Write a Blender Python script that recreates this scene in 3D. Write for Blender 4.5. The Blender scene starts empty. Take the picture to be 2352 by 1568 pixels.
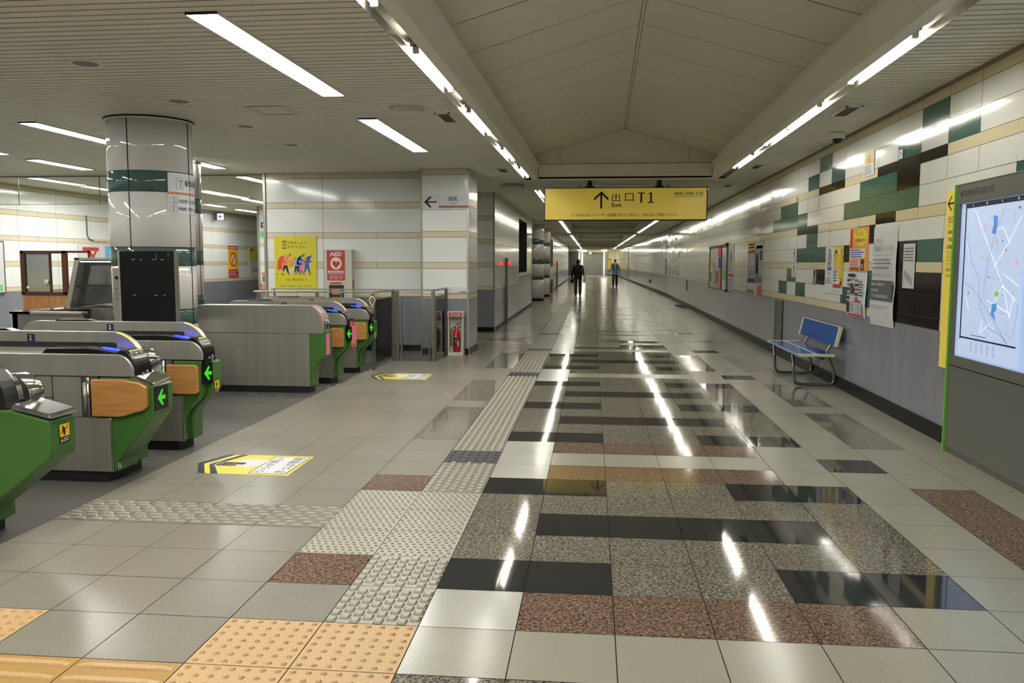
import bpy, bmesh, math, random
from mathutils import Vector, Matrix
random.seed(7)
S = bpy.context.scene
COL = S.collection
# ---------------------------------------------------------------- camera
FPX, YAW, PITCH, ROLL, CAMH = 1921.4, 0.10822, -0.093836, 0.0027044, 1.4834
cd = bpy.data.cameras.new('camera'); cam = bpy.data.objects.new('camera', cd); COL.objects.link(cam); S.camera = cam
cd.sensor_width = 36.0; cd.lens = FPX / 2352 * 36.0; cd.clip_start = 0.05; cd.clip_end = 400
_f = Vector((-math.sin(YAW)*math.cos(PITCH), math.cos(YAW)*math.cos(PITCH), math.sin(PITCH)))
_r = Vector((math.cos(YAW), math.sin(YAW), 0)); _u = _r.cross(_f)
_r2 = _r*math.cos(ROLL) + _u*math.sin(ROLL); _u2 = -_r*math.sin(ROLL) + _u*math.cos(ROLL)
M = Matrix((_r2, _u2, -_f)).transposed().to_4x4(); M.translation = Vector((0, 0, CAMH)); cam.matrix_world = M
# ---------------------------------------------------------------- world, view
W = bpy.data.worlds.new('world'); S.world = W; W.use_nodes = True
W.node_tree.nodes['Background'].inputs[0].default_value = (0.75, 0.78, 0.7, 1)
W.node_tree.nodes['Background'].inputs[1].default_value = 0.02
S.view_settings.view_transform = 'Standard'; S.view_settings.look = 'None'
S.view_settings.exposure = 1.38; S.view_settings.gamma = 1.0; S.view_settings.use_curve_mapping = False
S.cycles.use_denoising = True
S.cycles.max_bounces = 12; S.cycles.diffuse_bounces = 8; S.cycles.glossy_bounces = 4; S.cycles.transmission_bounces = 6
S.cycles.sample_clamp_indirect = 6.0; S.cycles.caustics_reflective = False; S.cycles.caustics_refractive = False
TUBE = 24.0      # strength of the trough tubes
PANEL = 21.0     # strength of the recessed hall luminaires
LAMPC = (1.0, 0.985, 0.90)
# ---------------------------------------------------------------- materials
MATS = {}
def lin(c):
    return tuple(((v/255)/12.92 if v/255 <= .04045 else ((v/255+.055)/1.055)**2.4) for v in c) + (1,)
def mat(name, rgb, rough=.5, metal=0., emit=0., noise=0., nscale=8., spec=.5, bump=0., bscale=6., alpha=None, aniso=None, nstretch=(1,1,1), coat=0.):
    if name in MATS: return MATS[name]
    m = bpy.data.materials.new(name); m.use_nodes = True; nt = m.node_tree; b = nt.nodes['Principled BSDF']
    c = lin(rgb); b.inputs['Base Color'].default_value = c
    b.inputs['Roughness'].default_value = rough; b.inputs['Metallic'].default_value = metal
    b.inputs['Specular IOR Level'].default_value = spec
    if coat: b.inputs['Coat Weight'].default_value = coat; b.inputs['Coat Roughness'].default_value = .05
    if emit: b.inputs['Emission Color'].default_value = c; b.inputs['Emission Strength'].default_value = emit
    if noise or bump:
        tc = nt.nodes.new('ShaderNodeTexCoord'); mp = nt.nodes.new('ShaderNodeMapping'); nt.links.new(tc.outputs['Object'], mp.inputs[0])
        mp.inputs['Scale'].default_value = nstretch
    if noise:
        n = nt.nodes.new('ShaderNodeTexNoise'); n.inputs['Scale'].default_value = nscale; n.inputs['Detail'].default_value = 4
        nt.links.new(mp.outputs[0], n.inputs['Vector'])
        r = nt.nodes.new('ShaderNodeValToRGB'); r.color_ramp.elements[0].position = .3; r.color_ramp.elements[1].position = .7
        r.color_ramp.elements[0].color = tuple(v*(1-noise) for v in c[:3])+(1,); r.color_ramp.elements[1].color = tuple(min(1, v*(1+noise)) for v in c[:3])+(1,)
        nt.links.new(n.outputs[0], r.inputs[0]); nt.links.new(r.outputs[0], b.inputs['Base Color'])
    if bump:
        n2 = nt.nodes.new('ShaderNodeTexNoise'); n2.inputs['Scale'].default_value = bscale; n2.inputs['Detail'].default_value = 2
        nt.links.new(mp.outputs[0], n2.inputs['Vector'])
        bp = nt.nodes.new('ShaderNodeBump'); bp.inputs['Strength'].default_value = 1.0; bp.inputs['Distance'].default_value = bump
        nt.links.new(n2.outputs[0], bp.inputs['Height']); nt.links.new(bp.outputs[0], b.inputs['Normal'])
    MATS[name] = m; return m
def granite(name, stops, scale, rough, stretch=(1,1,1), var=.04, bump=.0, spec=.16, dist=0.):
    m = bpy.data.materials.new(name); m.use_nodes = True; nt = m.node_tree; b = nt.nodes['Principled BSDF']
    tc = nt.nodes.new('ShaderNodeTexCoord'); mp = nt.nodes.new('ShaderNodeMapping'); nt.links.new(tc.outputs['Object'], mp.inputs[0]); mp.inputs['Scale'].default_value = stretch
    n = nt.nodes.new('ShaderNodeTexNoise'); n.inputs['Scale'].default_value = scale; n.inputs['Detail'].default_value = 3; n.inputs['Roughness'].default_value = .65; n.inputs['Distortion'].default_value = dist
    nt.links.new(mp.outputs[0], n.inputs['Vector'])
    r = nt.nodes.new('ShaderNodeValToRGB'); nt.links.new(n.outputs[0], r.inputs[0])
    e = r.color_ramp.elements
    while len(e) < len(stops): e.new(.5)
    for i, (p, c) in enumerate(stops): e[i].position = p; e[i].color = lin(c)
    n2 = nt.nodes.new('ShaderNodeTexNoise'); n2.inputs['Scale'].default_value = .9; n2.inputs['Detail'].default_value = 3
    nt.links.new(tc.outputs['Object'], n2.inputs['Vector'])
    mr = nt.nodes.new('ShaderNodeMapRange'); mr.inputs[1].default_value = .3; mr.inputs[2].default_value = .7; mr.inputs[3].default_value = 1-var*2; mr.inputs[4].default_value = 1+var
    nt.links.new(n2.outputs[0], mr.inputs[0])
    mx = nt.nodes.new('ShaderNodeMix'); mx.data_type = 'RGBA'; mx.blend_type = 'MULTIPLY'; mx.inputs[0].default_value = 1
    nt.links.new(r.outputs[0], mx.inputs[6]); nt.links.new(mr.outputs[0], mx.inputs[7]); nt.links.new(mx.outputs[2], b.inputs['Base Color'])
    b.inputs['Specular IOR Level'].default_value = spec
    mr2 = nt.nodes.new('ShaderNodeMapRange'); mr2.inputs[1].default_value = .3; mr2.inputs[2].default_value = .7; mr2.inputs[3].default_value = rough*.9; mr2.inputs[4].default_value = rough*1.15
    nt.links.new(n2.outputs[0], mr2.inputs[0]); nt.links.new(mr2.outputs[0], b.inputs['Roughness'])
    if bump:
        bp = nt.nodes.new('ShaderNodeBump'); bp.inputs['Distance'].default_value = bump; nt.links.new(n.outputs[0], bp.inputs['Height']); nt.links.new(bp.outputs[0], b.inputs['Normal'])
    MATS[name] = m; return m
def glass(name, tint=(235,245,240), alpha=.22, rough=.02):
    m = bpy.data.materials.new(name); m.use_nodes = True; nt = m.node_tree
    nt.nodes.remove(nt.nodes['Principled BSDF']); out = nt.nodes['Material Output']
    t = nt.nodes.new('ShaderNodeBsdfTransparent'); t.inputs[0].default_value = lin(tint)
    g = nt.nodes.new('ShaderNodeBsdfGlossy'); g.inputs['Roughness'].default_value = rough
    fr = nt.nodes.new('ShaderNodeFresnel'); fr.inputs[0].default_value = 1.5
    a = nt.nodes.new('ShaderNodeMath'); a.operation = 'ADD'; a.inputs[1].default_value = alpha; nt.links.new(fr.outputs[0], a.inputs[0])
    x = nt.nodes.new('ShaderNodeMixShader'); nt.links.new(a.outputs[0], x.inputs[0]); nt.links.new(t.outputs[0], x.inputs[1]); nt.links.new(g.outputs[0], x.inputs[2])
    nt.links.new(x.outputs[0], out.inputs[0]); MATS[name] = m; return m
granite('granite_light', [(.3,(120,117,104)),(.47,(148,145,130)),(.6,(160,157,142))], 210, .19, var=.02, spec=.24)
granite('granite_pale', [(.3,(146,143,134)),(.47,(168,165,156)),(.6,(176,174,166))], 210, .16, var=.02, spec=.24)
granite('granite_left', [(.3,(100,95,85)),(.47,(126,121,109)),(.62,(138,133,121))], 190, .24, var=.03, spec=.24)
granite('granite_grey', [(.41,(44,42,38)),(.49,(102,98,87)),(.57,(140,135,120)),(.66,(166,161,145))], 82, .065, (1,1.5,1), var=.02, spec=.22, dist=1.2)
granite('granite_pink', [(.41,(44,34,29)),(.49,(104,82,69)),(.57,(138,115,98)),(.66,(160,142,124))], 82, .07, (1,1.5,1), var=.02, spec=.22, dist=1.2)
granite('granite_dark_aisle', [(.3,(70,69,64)),(.5,(92,91,85)),(.7,(104,103,97))], 170, .26, var=.04)
granite('granite_black', [(.3,(40,40,41)),(.7,(48,48,50))], 200, .04, var=.02, spec=.36)
granite('tactile_grey', [(.3,(104,101,90)),(.7,(128,125,112))], 150, .42, var=.03)  # darker than the bars raised on it, relief shading put into the colour
granite('tactile_bar', [(.3,(146,142,127)),(.7,(166,162,146))], 150, .38, var=.03)
granite('tactile_black', [(.3,(46,47,50)),(.7,(60,61,65))], 120, .45, var=.03)
granite('tactile_yellow', [(.3,(172,140,98)),(.7,(192,162,118))], 120, .42, var=.03)
granite('tactile_ochre', [(.3,(150,116,66)),(.7,(172,138,84))], 120, .42, var=.03)
granite('tactile_dome', [(.3,(166,134,94)),(.7,(186,156,114))], 120, .42, var=.03)  # slightly darker copy of the yellow tile, dome shading painted in
granite('tactile_mid', [(.3,(126,122,108)),(.7,(146,142,128))], 150, .4, var=.03)
mat('tactile_stud_shade', (66,62,54), .7)  # dark rim under the big studs, their side shadow put into colour
mat('grout', (34,31,26), .8)
mat('joint', (70,63,50), .7)
mat('tile_white', (222,222,213), .10, bump=.003, bscale=2.2, nstretch=(1,1,.6), spec=.55)
mat('tile_cream', (214,202,166), .12, bump=.003, bscale=2.2, nstretch=(1,1,.6))
mat('tile_green', (62,98,86), .10, bump=.0016, bscale=2.2)
mat('tile_grey', (92,98,94), .12, bump=.0014, bscale=2.2)
mat('tile_black', (30,22,18), .10, bump=.0012, bscale=2.2)
mat('dado', (128,130,138), .2, noise=.07, nscale=5, nstretch=(1,1,.15), bump=.0008, bscale=2)
mat('panel_white', (220,222,217), .1, bump=.0010, bscale=1.2, spec=.5)
mat('panel_cream', (206,196,168), .14)
mat('baseboard_black', (9,9,10), .4, spec=.25)
mat('slat', (224,222,206), .5)
mat('slat_gap', (34,31,24), .8)
mat('vault', (226,223,204), .55)
mat('vault_gap', (130,124,104), .8)
mat('fascia', (226,223,206), .45)
mat('trough', (206,202,188), .28, metal=.6)
mat('lamp_tube', (255,253,246), .4, emit=TUBE)
mat('lamp_tube_far', (255,252,240), .4, emit=TUBE*.5)
mat('sign_glow', (216,190,76), .35, emit=.10)  # yellow sign colour with a weak added glow
mat('dark_rail', (40,40,40), .6)
mat('pillar_green', (64,86,80), .08)
mat('lamp_panel', (255,254,250), .4, emit=PANEL)
mat('steel', (158,155,145), .36, metal=.62, bump=.0, noise=.10, nscale=2.2, nstretch=(4,4,.25))  # vertical streaks paint reflections into the brushed steel, in steel_dark as well
mat('steel_dark', (118,115,106), .38, metal=.6, noise=.12, nscale=2.5, nstretch=(4,4,.3))
mat('chrome', (200,200,198), .12, metal=1.)
mat('black_gloss', (14,14,15), .2)
mat('black_matt', (18,18,19), .55)
mat('gate_green', (58,100,40), .4)
mat('gate_pink', (216,108,140), .4)
mat('wood', (172,122,64), .4, noise=.18, nscale=5, nstretch=(1,1,9))
mat('wood_brown', (74,40,26), .35)
mat('wood_slat', (160,112,70), .45, noise=.15, nscale=4, nstretch=(6,1,1))
mat('navy', (18,22,60), .4)
mat('white', (214,214,210), .45)
mat('paper', (200,200,200), .5)
mat('paper_grey', (168,168,168), .5)
mat('ink', (24,22,22), .5)
mat('ink_grey', (110,110,112), .5)
mat('red', (180,56,42), .45)
mat('crimson', (190,28,60), .45)
mat('red_gloss', (170,16,18), .18)
mat('sign_yellow', (188,164,58), .35)
mat('poster_yellow', (204,192,34), .4)
mat('sticker_yellow', (210,194,62), .4)
mat('orange', (212,142,66), .45)
mat('skin', (205,160,130), .5)
mat('blue_plastic', (10,72,150), .16, spec=.4)
mat('bench_trim', (206,208,176), .3)
mat('bench_steel', (120,122,112), .3, metal=.9)
mat('kiosk_grey', (98,98,92), .38, noise=.04, nscale=120)
mat('kiosk_green', (110,190,60), .4)
mat('kiosk_screen', (176,198,240), .3, emit=0.16)
mat('kiosk_map', (190,208,240), .3, emit=0.17)
mat('map_navy', (34,36,74), .3, emit=0.02)
mat('map_blue', (92,152,224), .3, emit=0.12)
mat('map_green', (150,210,90), .3, emit=0.14)
mat('map_white', (226,236,252), .3, emit=0.24)
mat('map_line', (140,160,196), .3, emit=0.12)
mat('map_pink', (232,180,196), .3, emit=0.14)
mat('blue_glow', (30,44,255), .3, emit=2.2)
mat('green_glow', (60,200,40), .3, emit=.14)
mat('red_glow', (255,30,40), .3, emit=1.0)
mat('white_glow', (225,240,255), .3, emit=.5)
mat('screen_black', (14,14,14), .22)
mat('off_white', (190,187,172), .4)
mat('light_green', (120,190,130), .4)
mat('cyan', (90,180,230), .4)
mat('shutter', (118,118,112), .4, metal=.4)
mat('hair', (16,14,14), .6)
mat('cloth_black', (16,16,18), .8)
mat('cloth_olive', (66,62,44), .8)
mat('cloth_brown', (62,56,36), .8)
mat('cloth_blue', (128,146,184), .8)
mat('cloth_cream', (214,210,182), .8)
glass('glass_clear', (251,253,252), .02)
glass('glass_smoke', (246,248,244), .06)
# ---------------------------------------------------------------- mesh builder
def tag(o, label=None, cat=None, group=None, kind=None):
    if label: o['label'] = label
    if cat: o['category'] = cat
    if group: o['group'] = group
    if kind: o['kind'] = kind
    return o
def empty(name, loc, label, cat, group=None):
    o = bpy.data.objects.new(name, None); COL.objects.link(o); o.location = loc; o.empty_display_size = .1
    return tag(o, label, cat, group)
def wloc(o):
    v = Vector((0,0,0))
    while o: v = v + o.location; o = o.parent
    return v
class Frame:
    """a flat frame in the place: origin, u to the viewer's right, v up, n towards the viewer"""
    def __init__(s, o, u, v): s.o = Vector(o); s.u = Vector(u).normalized(); s.v = Vector(v).normalized(); s.n = s.u.cross(s.v)
    def p(s, u, v, d=0): return s.o + s.u*u + s.v*v + s.n*d
def FR(x, y=0., z=0.): return Frame((x, y, z), (0,-1,0), (0,0,1))    # on a wall to the right, facing -x; u = -y
def FF(y, x=0., z=0.): return Frame((x, y, z), (1,0,0), (0,0,1))     # facing the camera (-y); u = x
def FL(x, y=0., z=0.): return Frame((x, y, z), (0,1,0), (0,0,1))     # on a wall to the left, facing +x; u = y
def FU(z=0.): return Frame((0,0,z), (1,0,0), (0,1,0))                # on the floor, facing up
class MB:
    def __init__(s): s.v = []; s.f = []; s.m = []; s.mats = []; s.sm = []
    def mi(s, m):
        if m not in s.mats: s.mats.append(m)
        return s.mats.index(m)
    def face(s, pts, m, smooth=False):
        i = len(s.v); s.v += [tuple(p) for p in pts]; s.f.append(tuple(range(i, i+len(pts)))); s.m.append(s.mi(m)); s.sm.append(smooth)
    def box(s, x0, y0, z0, x1, y1, z1, m):
        if x0 > x1: x0, x1 = x1, x0
        if y0 > y1: y0, y1 = y1, y0
        if z0 > z1: z0, z1 = z1, z0
        i = len(s.v); s.v += [(x,y,z) for z in (z0,z1) for y in (y0,y1) for x in (x0,x1)]
        for q in ((0,2,3,1),(4,5,7,6),(0,1,5,4),(2,6,7,3),(0,4,6,2),(1,3,7,5)):
            s.f.append(tuple(i+k for k in q)); s.m.append(s.mi(m)); s.sm.append(False)
    def prism(s, pts, fn, a, b, m, smooth=False):
        """pts 2D outline, fn(p, q, t) -> world; from t=a to t=b"""
        n = len(pts); i = len(s.v)
        s.v += [tuple(fn(p[0], p[1], a)) for p in pts] + [tuple(fn(p[0], p[1], b)) for p in pts]
        k = s.mi(m)
        s.f.append(tuple(range(i+n-1, i-1, -1))); s.m.append(k); s.sm.append(False)
        s.f.append(tuple(range(i+n, i+2*n))); s.m.append(k); s.sm.append(False)
        for j in range(n):
            j2 = (j+1) % n
            s.f.append((i+j, i+j2, i+n+j2, i+n+j)); s.m.append(k); s.sm.append(smooth)
    def xz(s, pts, y0, y1, m, smooth=False): s.prism(pts, lambda p,q,t: (p,t,q), y0, y1, m, smooth)
    def yz(s, pts, x0, x1, m, smooth=False): s.prism(pts, lambda p,q,t: (t,p,q), x0, x1, m, smooth)
    def xy(s, pts, z0, z1, m, smooth=False): s.prism(pts, lambda p,q,t: (p,q,t), z0, z1, m, smooth)
    def tube(s, path, r, m, seg=10, caps=True):
        path = [Vector(p) for p in path]; rs = r if isinstance(r, (list,tuple)) else [r]*len(path)
        rings = []; prev = None
        for j, p in enumerate(path):
            d = (path[min(j+1,len(path)-1)] - path[max(j-1,0)]).normalized()
            if prev is None:
                up = Vector((0,0,1)) if abs(d.z) < .9 else Vector((1,0,0)); a = d.cross(up).normalized()
            else: a = (prev - d*prev.dot(d)).normalized()
            prev = a; b = d.cross(a); i = len(s.v)
            s.v += [tuple(p + (a*math.cos(t)+b*math.sin(t))*rs[j]) for t in [2*math.pi*k/seg for k in range(seg)]]; rings.append(i)
        k = s.mi(m)
        for i0, i1 in zip(rings, rings[1:]):
            for q in range(seg):
                q2 = (q+1) % seg; s.f.append((i0+q, i0+q2, i1+q2, i1+q)); s.m.append(k); s.sm.append(True)
        if caps:
            s.f.append(tuple(rings[0]+q for q in range(seg-1,-1,-1))); s.m.append(k); s.sm.append(False)
            s.f.append(tuple(rings[-1]+q for q in range(seg))); s.m.append(k); s.sm.append(False)
    def lathe(s, prof, c, m, seg=32, a0=0., a1=2*math.pi, smooth=True):
        """prof: (radius, z) list, around a vertical axis at c"""
        full = abs(a1-a0-2*math.pi) < 1e-6; n = seg if full else seg+1; i = len(s.v); k = s.mi(m)
        for r, z in prof:
            s.v += [(c[0]+r*math.cos(a0+(a1-a0)*j/seg), c[1]+r*math.sin(a0+(a1-a0)*j/seg), c[2]+z) for j in range(n)]
        for a in range(len(prof)-1):
            for j in range(seg):
                j2 = (j+1) % n if full else j+1
                s.f.append((i+a*n+j, i+a*n+j2, i+(a+1)*n+j2, i+(a+1)*n+j)); s.m.append(k); s.sm.append(smooth)
    def rect(s, F, u0, v0, u1, v1, d, m): s.face([F.p(u0,v0,d), F.p(u1,v0,d), F.p(u1,v1,d), F.p(u0,v1,d)], m)
    def slab(s, F, u0, v0, u1, v1, d0, d1, m): s.prism([(u0,v0),(u1,v0),(u1,v1),(u0,v1)], lambda p,q,t: F.p(p,q,t), d0, d1, m)
    def poly(s, F, pts, d, m): s.face([F.p(a,b,d) for a,b in pts], m)
    def pslab(s, F, pts, d0, d1, m, smooth=False): s.prism(pts, lambda p,q,t: F.p(p,q,t), d0, d1, m, smooth)
    def disc(s, F, u, v, ru, rv, d, m, seg=24): s.poly(F, [(u+ru*math.cos(2*math.pi*k/seg), v+rv*math.sin(2*math.pi*k/seg)) for k in range(seg)], d, m)
    def ring(s, F, u, v, ru, rv, w, d, m, seg=24):
        for k in range(seg):
            a, b = 2*math.pi*k/seg, 2*math.pi*(k+1)/seg
            s.poly(F, [(u+ru*math.cos(a), v+rv*math.sin(a)), (u+ru*math.cos(b), v+rv*math.sin(b)), (u+(ru-w)*math.cos(b), v+(rv-w)*math.sin(b)), (u+(ru-w)*math.cos(a), v+(rv-w)*math.sin(a))], d, m)
    def line(s, F, a, b, w, d, m):
        dx, dy = b[0]-a[0], b[1]-a[1]; L = math.hypot(dx, dy) or 1; nx, ny = -dy/L*w/2, dx/L*w/2
        s.poly(F, [(a[0]-nx,a[1]-ny),(b[0]-nx,b[1]-ny),(b[0]+nx,b[1]+ny),(a[0]+nx,a[1]+ny)], d, m)
    def text(s, F, body, u, v, h, d, m, w=None, align='LEFT', bold=0., dup=True):
        """h = height of the capitals; w = total width to fit to"""
        cjk = any(ord(c) > 0x2fff for c in body); dup = dup and bold > .005
        bold0 = bold
        if cjk: bold = 0
        cu = bpy.data.curves.new('t', 'FONT'); cu.body = body; cu.size = 1; cu.offset = bold; cu.resolution_u = 3
        ob = bpy.data.objects.new('t', cu); COL.objects.link(ob); dg = bpy.context.evaluated_depsgraph_get()
        me = bpy.data.meshes.new_from_object(ob.evaluated_get(dg)); vs = [x.co.copy() for x in me.vertices]; fs = [tuple(p.vertices) for p in me.polygons]
        bpy.data.objects.remove(ob); bpy.data.curves.remove(cu); bpy.data.meshes.remove(me)
        if not vs: return
        if cjk and dup:
            for q in (1, -1): s.text(F, body, u+q*h*max(.016,bold0*.8), v, h, d+.00005*q, m, w, align, 0, False)
        x0 = min(p.x for p in vs); x1 = max(p.x for p in vs); y0 = min(p.y for p in vs); y1 = max(p.y for p in vs)
        sy = h/max(y1-y0, 1e-6); sx = (w/(x1-x0)) if w else sy
        off = {'LEFT': 0, 'CENTER': -(x1-x0)*sx/2, 'RIGHT': -(x1-x0)*sx}[align]
        i = len(s.v); s.v += [tuple(F.p(u+off+(p.x-x0)*sx, v+(p.y-y0)*sy, d)) for p in vs]; k = s.mi(m)
        for q in fs: s.f.append(tuple(i+t for t in q)); s.m.append(k); s.sm.append(False)
    def dashes(s, F, u0, v0, u1, v1, rows, d, m, fill=.5, seed=1):
        """rows of small text-like strokes for print too small to read"""
        rn = random.Random(seed); h = (v1-v0)/rows
        for r in range(rows):
            u = u0; v = v1-(r+1)*h
            end = u1-(u1-u0)*rn.uniform(0,.3)
            while u < end:
                L = h*rn.uniform(.35,.8); s.rect(F, u, v+h*(1-fill)/2, min(u+L,u1), v+h*(1+fill)/2, d, m); u += L+h*.18
    def build(s, name, parent=None, bevel=0., label=None, cat=None, group=None, kind=None, smooth_all=False, origin=None, seg=2):
        base = wloc(parent) if parent else Vector((0,0,0))
        if origin is None:
            if parent or kind == 'structure': origin = base
            else:
                xs = [p[0] for p in s.v]; ys = [p[1] for p in s.v]; zs = [p[2] for p in s.v]
                origin = Vector(((min(xs)+max(xs))/2, (min(ys)+max(ys))/2, min(zs)))
        origin = Vector(origin)
        me = bpy.data.meshes.new(name); me.from_pydata([(p[0]-origin.x, p[1]-origin.y, p[2]-origin.z) for p in s.v], [], s.f)
        for m in s.mats: me.materials.append(MATS[m])
        me.polygons.foreach_set('material_index', s.m); me.polygons.foreach_set('use_smooth', [True]*len(s.f) if smooth_all else s.sm); me.update()
        o = bpy.data.objects.new(name, me); COL.objects.link(o); o.location = origin - base
        if parent: o.parent = parent
        if bevel:
            b = o.modifiers.new('bevel', 'BEVEL'); b.width = bevel; b.segments = seg; b.limit_method = 'ANGLE'; b.angle_limit = math.radians(40); b.harden_normals = False
        return tag(o, label, cat, group, kind)
def arc(cx, cz, r, a0, a1, n=8, rz=None):
    rz = rz or r
    return [(cx+r*math.cos(math.radians(a0+(a1-a0)*k/n)), cz+rz*math.sin(math.radians(a0+(a1-a0)*k/n))) for k in range(n+1)]
CEIL = 2.97
def sL(y): return -.0145*max(0, y-17.8)
def sC(y): return -.0135*max(0, y-16)
def xR(y): return 2.839 - .022*max(0, y-38)
# ================================================================ the setting
# ---- floor: granite tiles on a 0.4 m grid, laid at a slight angle to the walls
TH = 0.0129; OX, OY = -0.6934, 3.2523
def fl(u, v, z=0.): return (u*math.cos(TH)-v*math.sin(TH), u*math.sin(TH)+v*math.cos(TH), z)   # floor grid -> place
def grid(c, r, z=0.): return fl(OX+.4*c, OY+.4*r, z)
def tile_mat(c, r):
    band = r in (-1,7,19,27,35,43,51) or r < -1
    if c == -1:
        if r < 0: return 'tactile_yellow'
        if r < 5: return 'tactile_bar'
        if r in (7,19,27,35): return 'tactile_black'
        return 'tactile_grey'
    if c == -2:
        if r in (-1,-2): return 'tactile_yellow'
        if r in (2,3,4): return 'tactile_bar'
        if r in (1,5): return 'granite_pink'
        if r in (9,10,11,12) or r in (14,15,16,17) or 21 <= r <= 25: return 'granite_grey'
        return 'granite_left' if r < 30 else 'granite_light'
    if c < -2:
        if r == 3 and c >= -6: return 'tactile_grey'
        if r == -2: return 'tactile_ochre'
        if r == -1 and c <= -5: return 'tactile_yellow'
        if c <= -7 and r < 22: return 'granite_dark_aisle'
        return 'granite_left' if r < 30 else 'granite_light'
    if c == 0:
        if r in (1,5,9,13,17,21,25): return 'granite_black'
        if r in (-1,0,6,7,8,18,19,20) or r >= 26: return 'granite_pale' if r >= 0 else 'granite_light'
        return 'granite_grey' if r >= -2 else 'granite_light'
    if r < -1: return 'granite_grey' if r == -2 and c <= 5 else 'granite_light'
    if 1 <= c <= 4 and r in (0, 6, 8, 18, 20, 26, 28): return 'granite_pink' if r < 18 else 'granite_grey'
    if c == 6 and r in (7, 19, 27, 36): return 'granite_black'
    if c == 7 and (2 <= r <= 5 or 9 <= r <= 12 or 14 <= r <= 17 or 21 <= r <= 25): return 'granite_pink' if r < 6 else 'granite_grey'
    if band or c >= 6: return 'granite_light'
    if r <= 28:
        if c == 1 and r in (1,5,9,13,17,21,25): return 'granite_black'
        if c in (4,5) and r in (1,5,9,13,17,21,25): return 'granite_black'
        if 1 <= c <= 4 and r in (3,11,15,23): return 'granite_black'
        if 2 <= c <= 4 and r == 29: return 'granite_black'
        if c <= 5 and r not in (0,6,8,18,20,26,28): return 'granite_grey'
        return 'granite_light'
    if r in (29,31) and 3 <= c <= 4: return 'granite_black'
    return 'granite_light'
b = MB(); rn = random.Random(3)
for r in range(-20, 246):
    y = OY+.4*r
    c0, c1 = (-32, 10) if y < 28 else (-9, 9)
    if y > 28 and y < 42: c0 = -14
    for c in range(c0, c1):
        g = .0021 if y < 14 else .003
        if r >= 68 and (c % 2 or r % 2): continue            # far away two by two tiles share one slab
        k = 2 if r >= 68 else 1
        m = tile_mat(c, r)
        z = [rn.uniform(-.0001,.0001) for _ in range(4)] if r < 68 else [0]*4
        a = [(OX+.4*c+g, OY+.4*r+g), (OX+.4*(c+k)-g, OY+.4*r+g), (OX+.4*(c+k)-g, OY+.4*(r+k)-g), (OX+.4*c+g, OY+.4*(r+k)-g)]
        b.face([fl(p[0], p[1], z[i]) for i, p in enumerate(a)], m)
a = 30
b.face([(-16,-6,-.004), (5,-6,-.004), (5,102,-.004), (-16,102,-.004)], 'grout')
def bump(cx, cy, lx, ly, h, m, t=.6, rnd=0):
    """a raised block or dot of a tactile tile; (cx, cy) in grid metres"""
    if rnd:
        n = 8; i = len(b.v); k = b.mi(m)
        lo = [(cx+lx/2*math.cos(2*math.pi*j/n), cy+ly/2*math.sin(2*math.pi*j/n)) for j in range(n)]
    else:
        q = .22; n = 8; i = len(b.v); k = b.mi(m); X, Y = lx/2, ly/2
        lo = [(cx+X, cy-Y*(1-q*1.4)), (cx+X, cy+Y*(1-q*1.4)), (cx+X*(1-q*1.4), cy+Y), (cx-X*(1-q*1.4), cy+Y), (cx-X, cy+Y*(1-q*1.4)), (cx-X, cy-Y*(1-q*1.4)), (cx-X*(1-q*1.4), cy-Y), (cx+X*(1-q*1.4), cy-Y)]
    b.v += [fl(p[0], p[1], .0002) for p in lo] + [fl(cx+(p[0]-cx)*t, cy+(p[1]-cy)*t, h) for p in lo]
    b.f.append(tuple(range(i+n, i+2*n))); b.m.append(k); b.sm.append(False)
    for j in range(n):
        b.f.append((i+j, i+(j+1)%n, i+n+(j+1)%n, i+n+j)); b.m.append(k); b.sm.append(False)
def org(c, r): return OX+.4*c, OY+.4*r
for c, r in [(-1,-1),(-2,-1),(-1,-2),(-2,-2),(-5,-1),(-6,-1),(-1,-3),(-2,-3)]:      # yellow warning tiles, seven by seven domes
    x, y = org(c, r)
    for i in range(7):
        for j in range(7): bump(x+.4*(i+.5)/7, y+.4*(j+.5)/7, .026, .026, .007, 'tactile_dome', .5, 1)
for c in range(-9, -2):                                                               # ochre guide tiles with bars across
    x, y = org(c, -2)
    for j in range(4): bump(x+.2, y+.05+.1*j, .36, .034, .006, 'tactile_yellow', .82)
for r in (0, 1):                                                                      # big worn studs
    x, y = org(-1, r)
    for i in range(8):
        for j in range(6):
            yy = y+.4*((j+.45+(.5 if i % 2 else 0))/6)
            if yy < y+.385:
                bump(x+.026+.35*i/7, yy, .042, .056, .0004, 'tactile_stud_shade', 1.); bump(x+.026+.35*i/7, yy, .037, .050, .008, 'tactile_bar', .74)
for c, r in [(-1,2),(-1,3),(-1,4),(-2,2),(-2,3),(-2,4)]:
    x, y = org(c, r)
    for i in range(10):
        for j in range(10): bump(x+.4*(i+.5+(.3 if j % 2 else -.1))/10.4, y+.4*(j+.5)/10, .018, .014, .005, 'tactile_mid', .6)
for c in range(-6, -2):
    x, y = org(c, 3)
    for j in range(7):
        for i in range(4): bump(x+.055+.1*i+(.04 if j % 2 else 0)-.01, y+.03+.056*j, .070, .028, .007, 'tactile_bar', .75)
for r in (5, 6):
    x, y = org(-1, r)
    for i in range(7):
        for j in range(5): bump(x+.03+.34*i/6, y+.4*(j+.5+(.25 if i % 2 else -.25))/5, .038, .046, .008, 'tactile_bar', .8)
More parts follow.
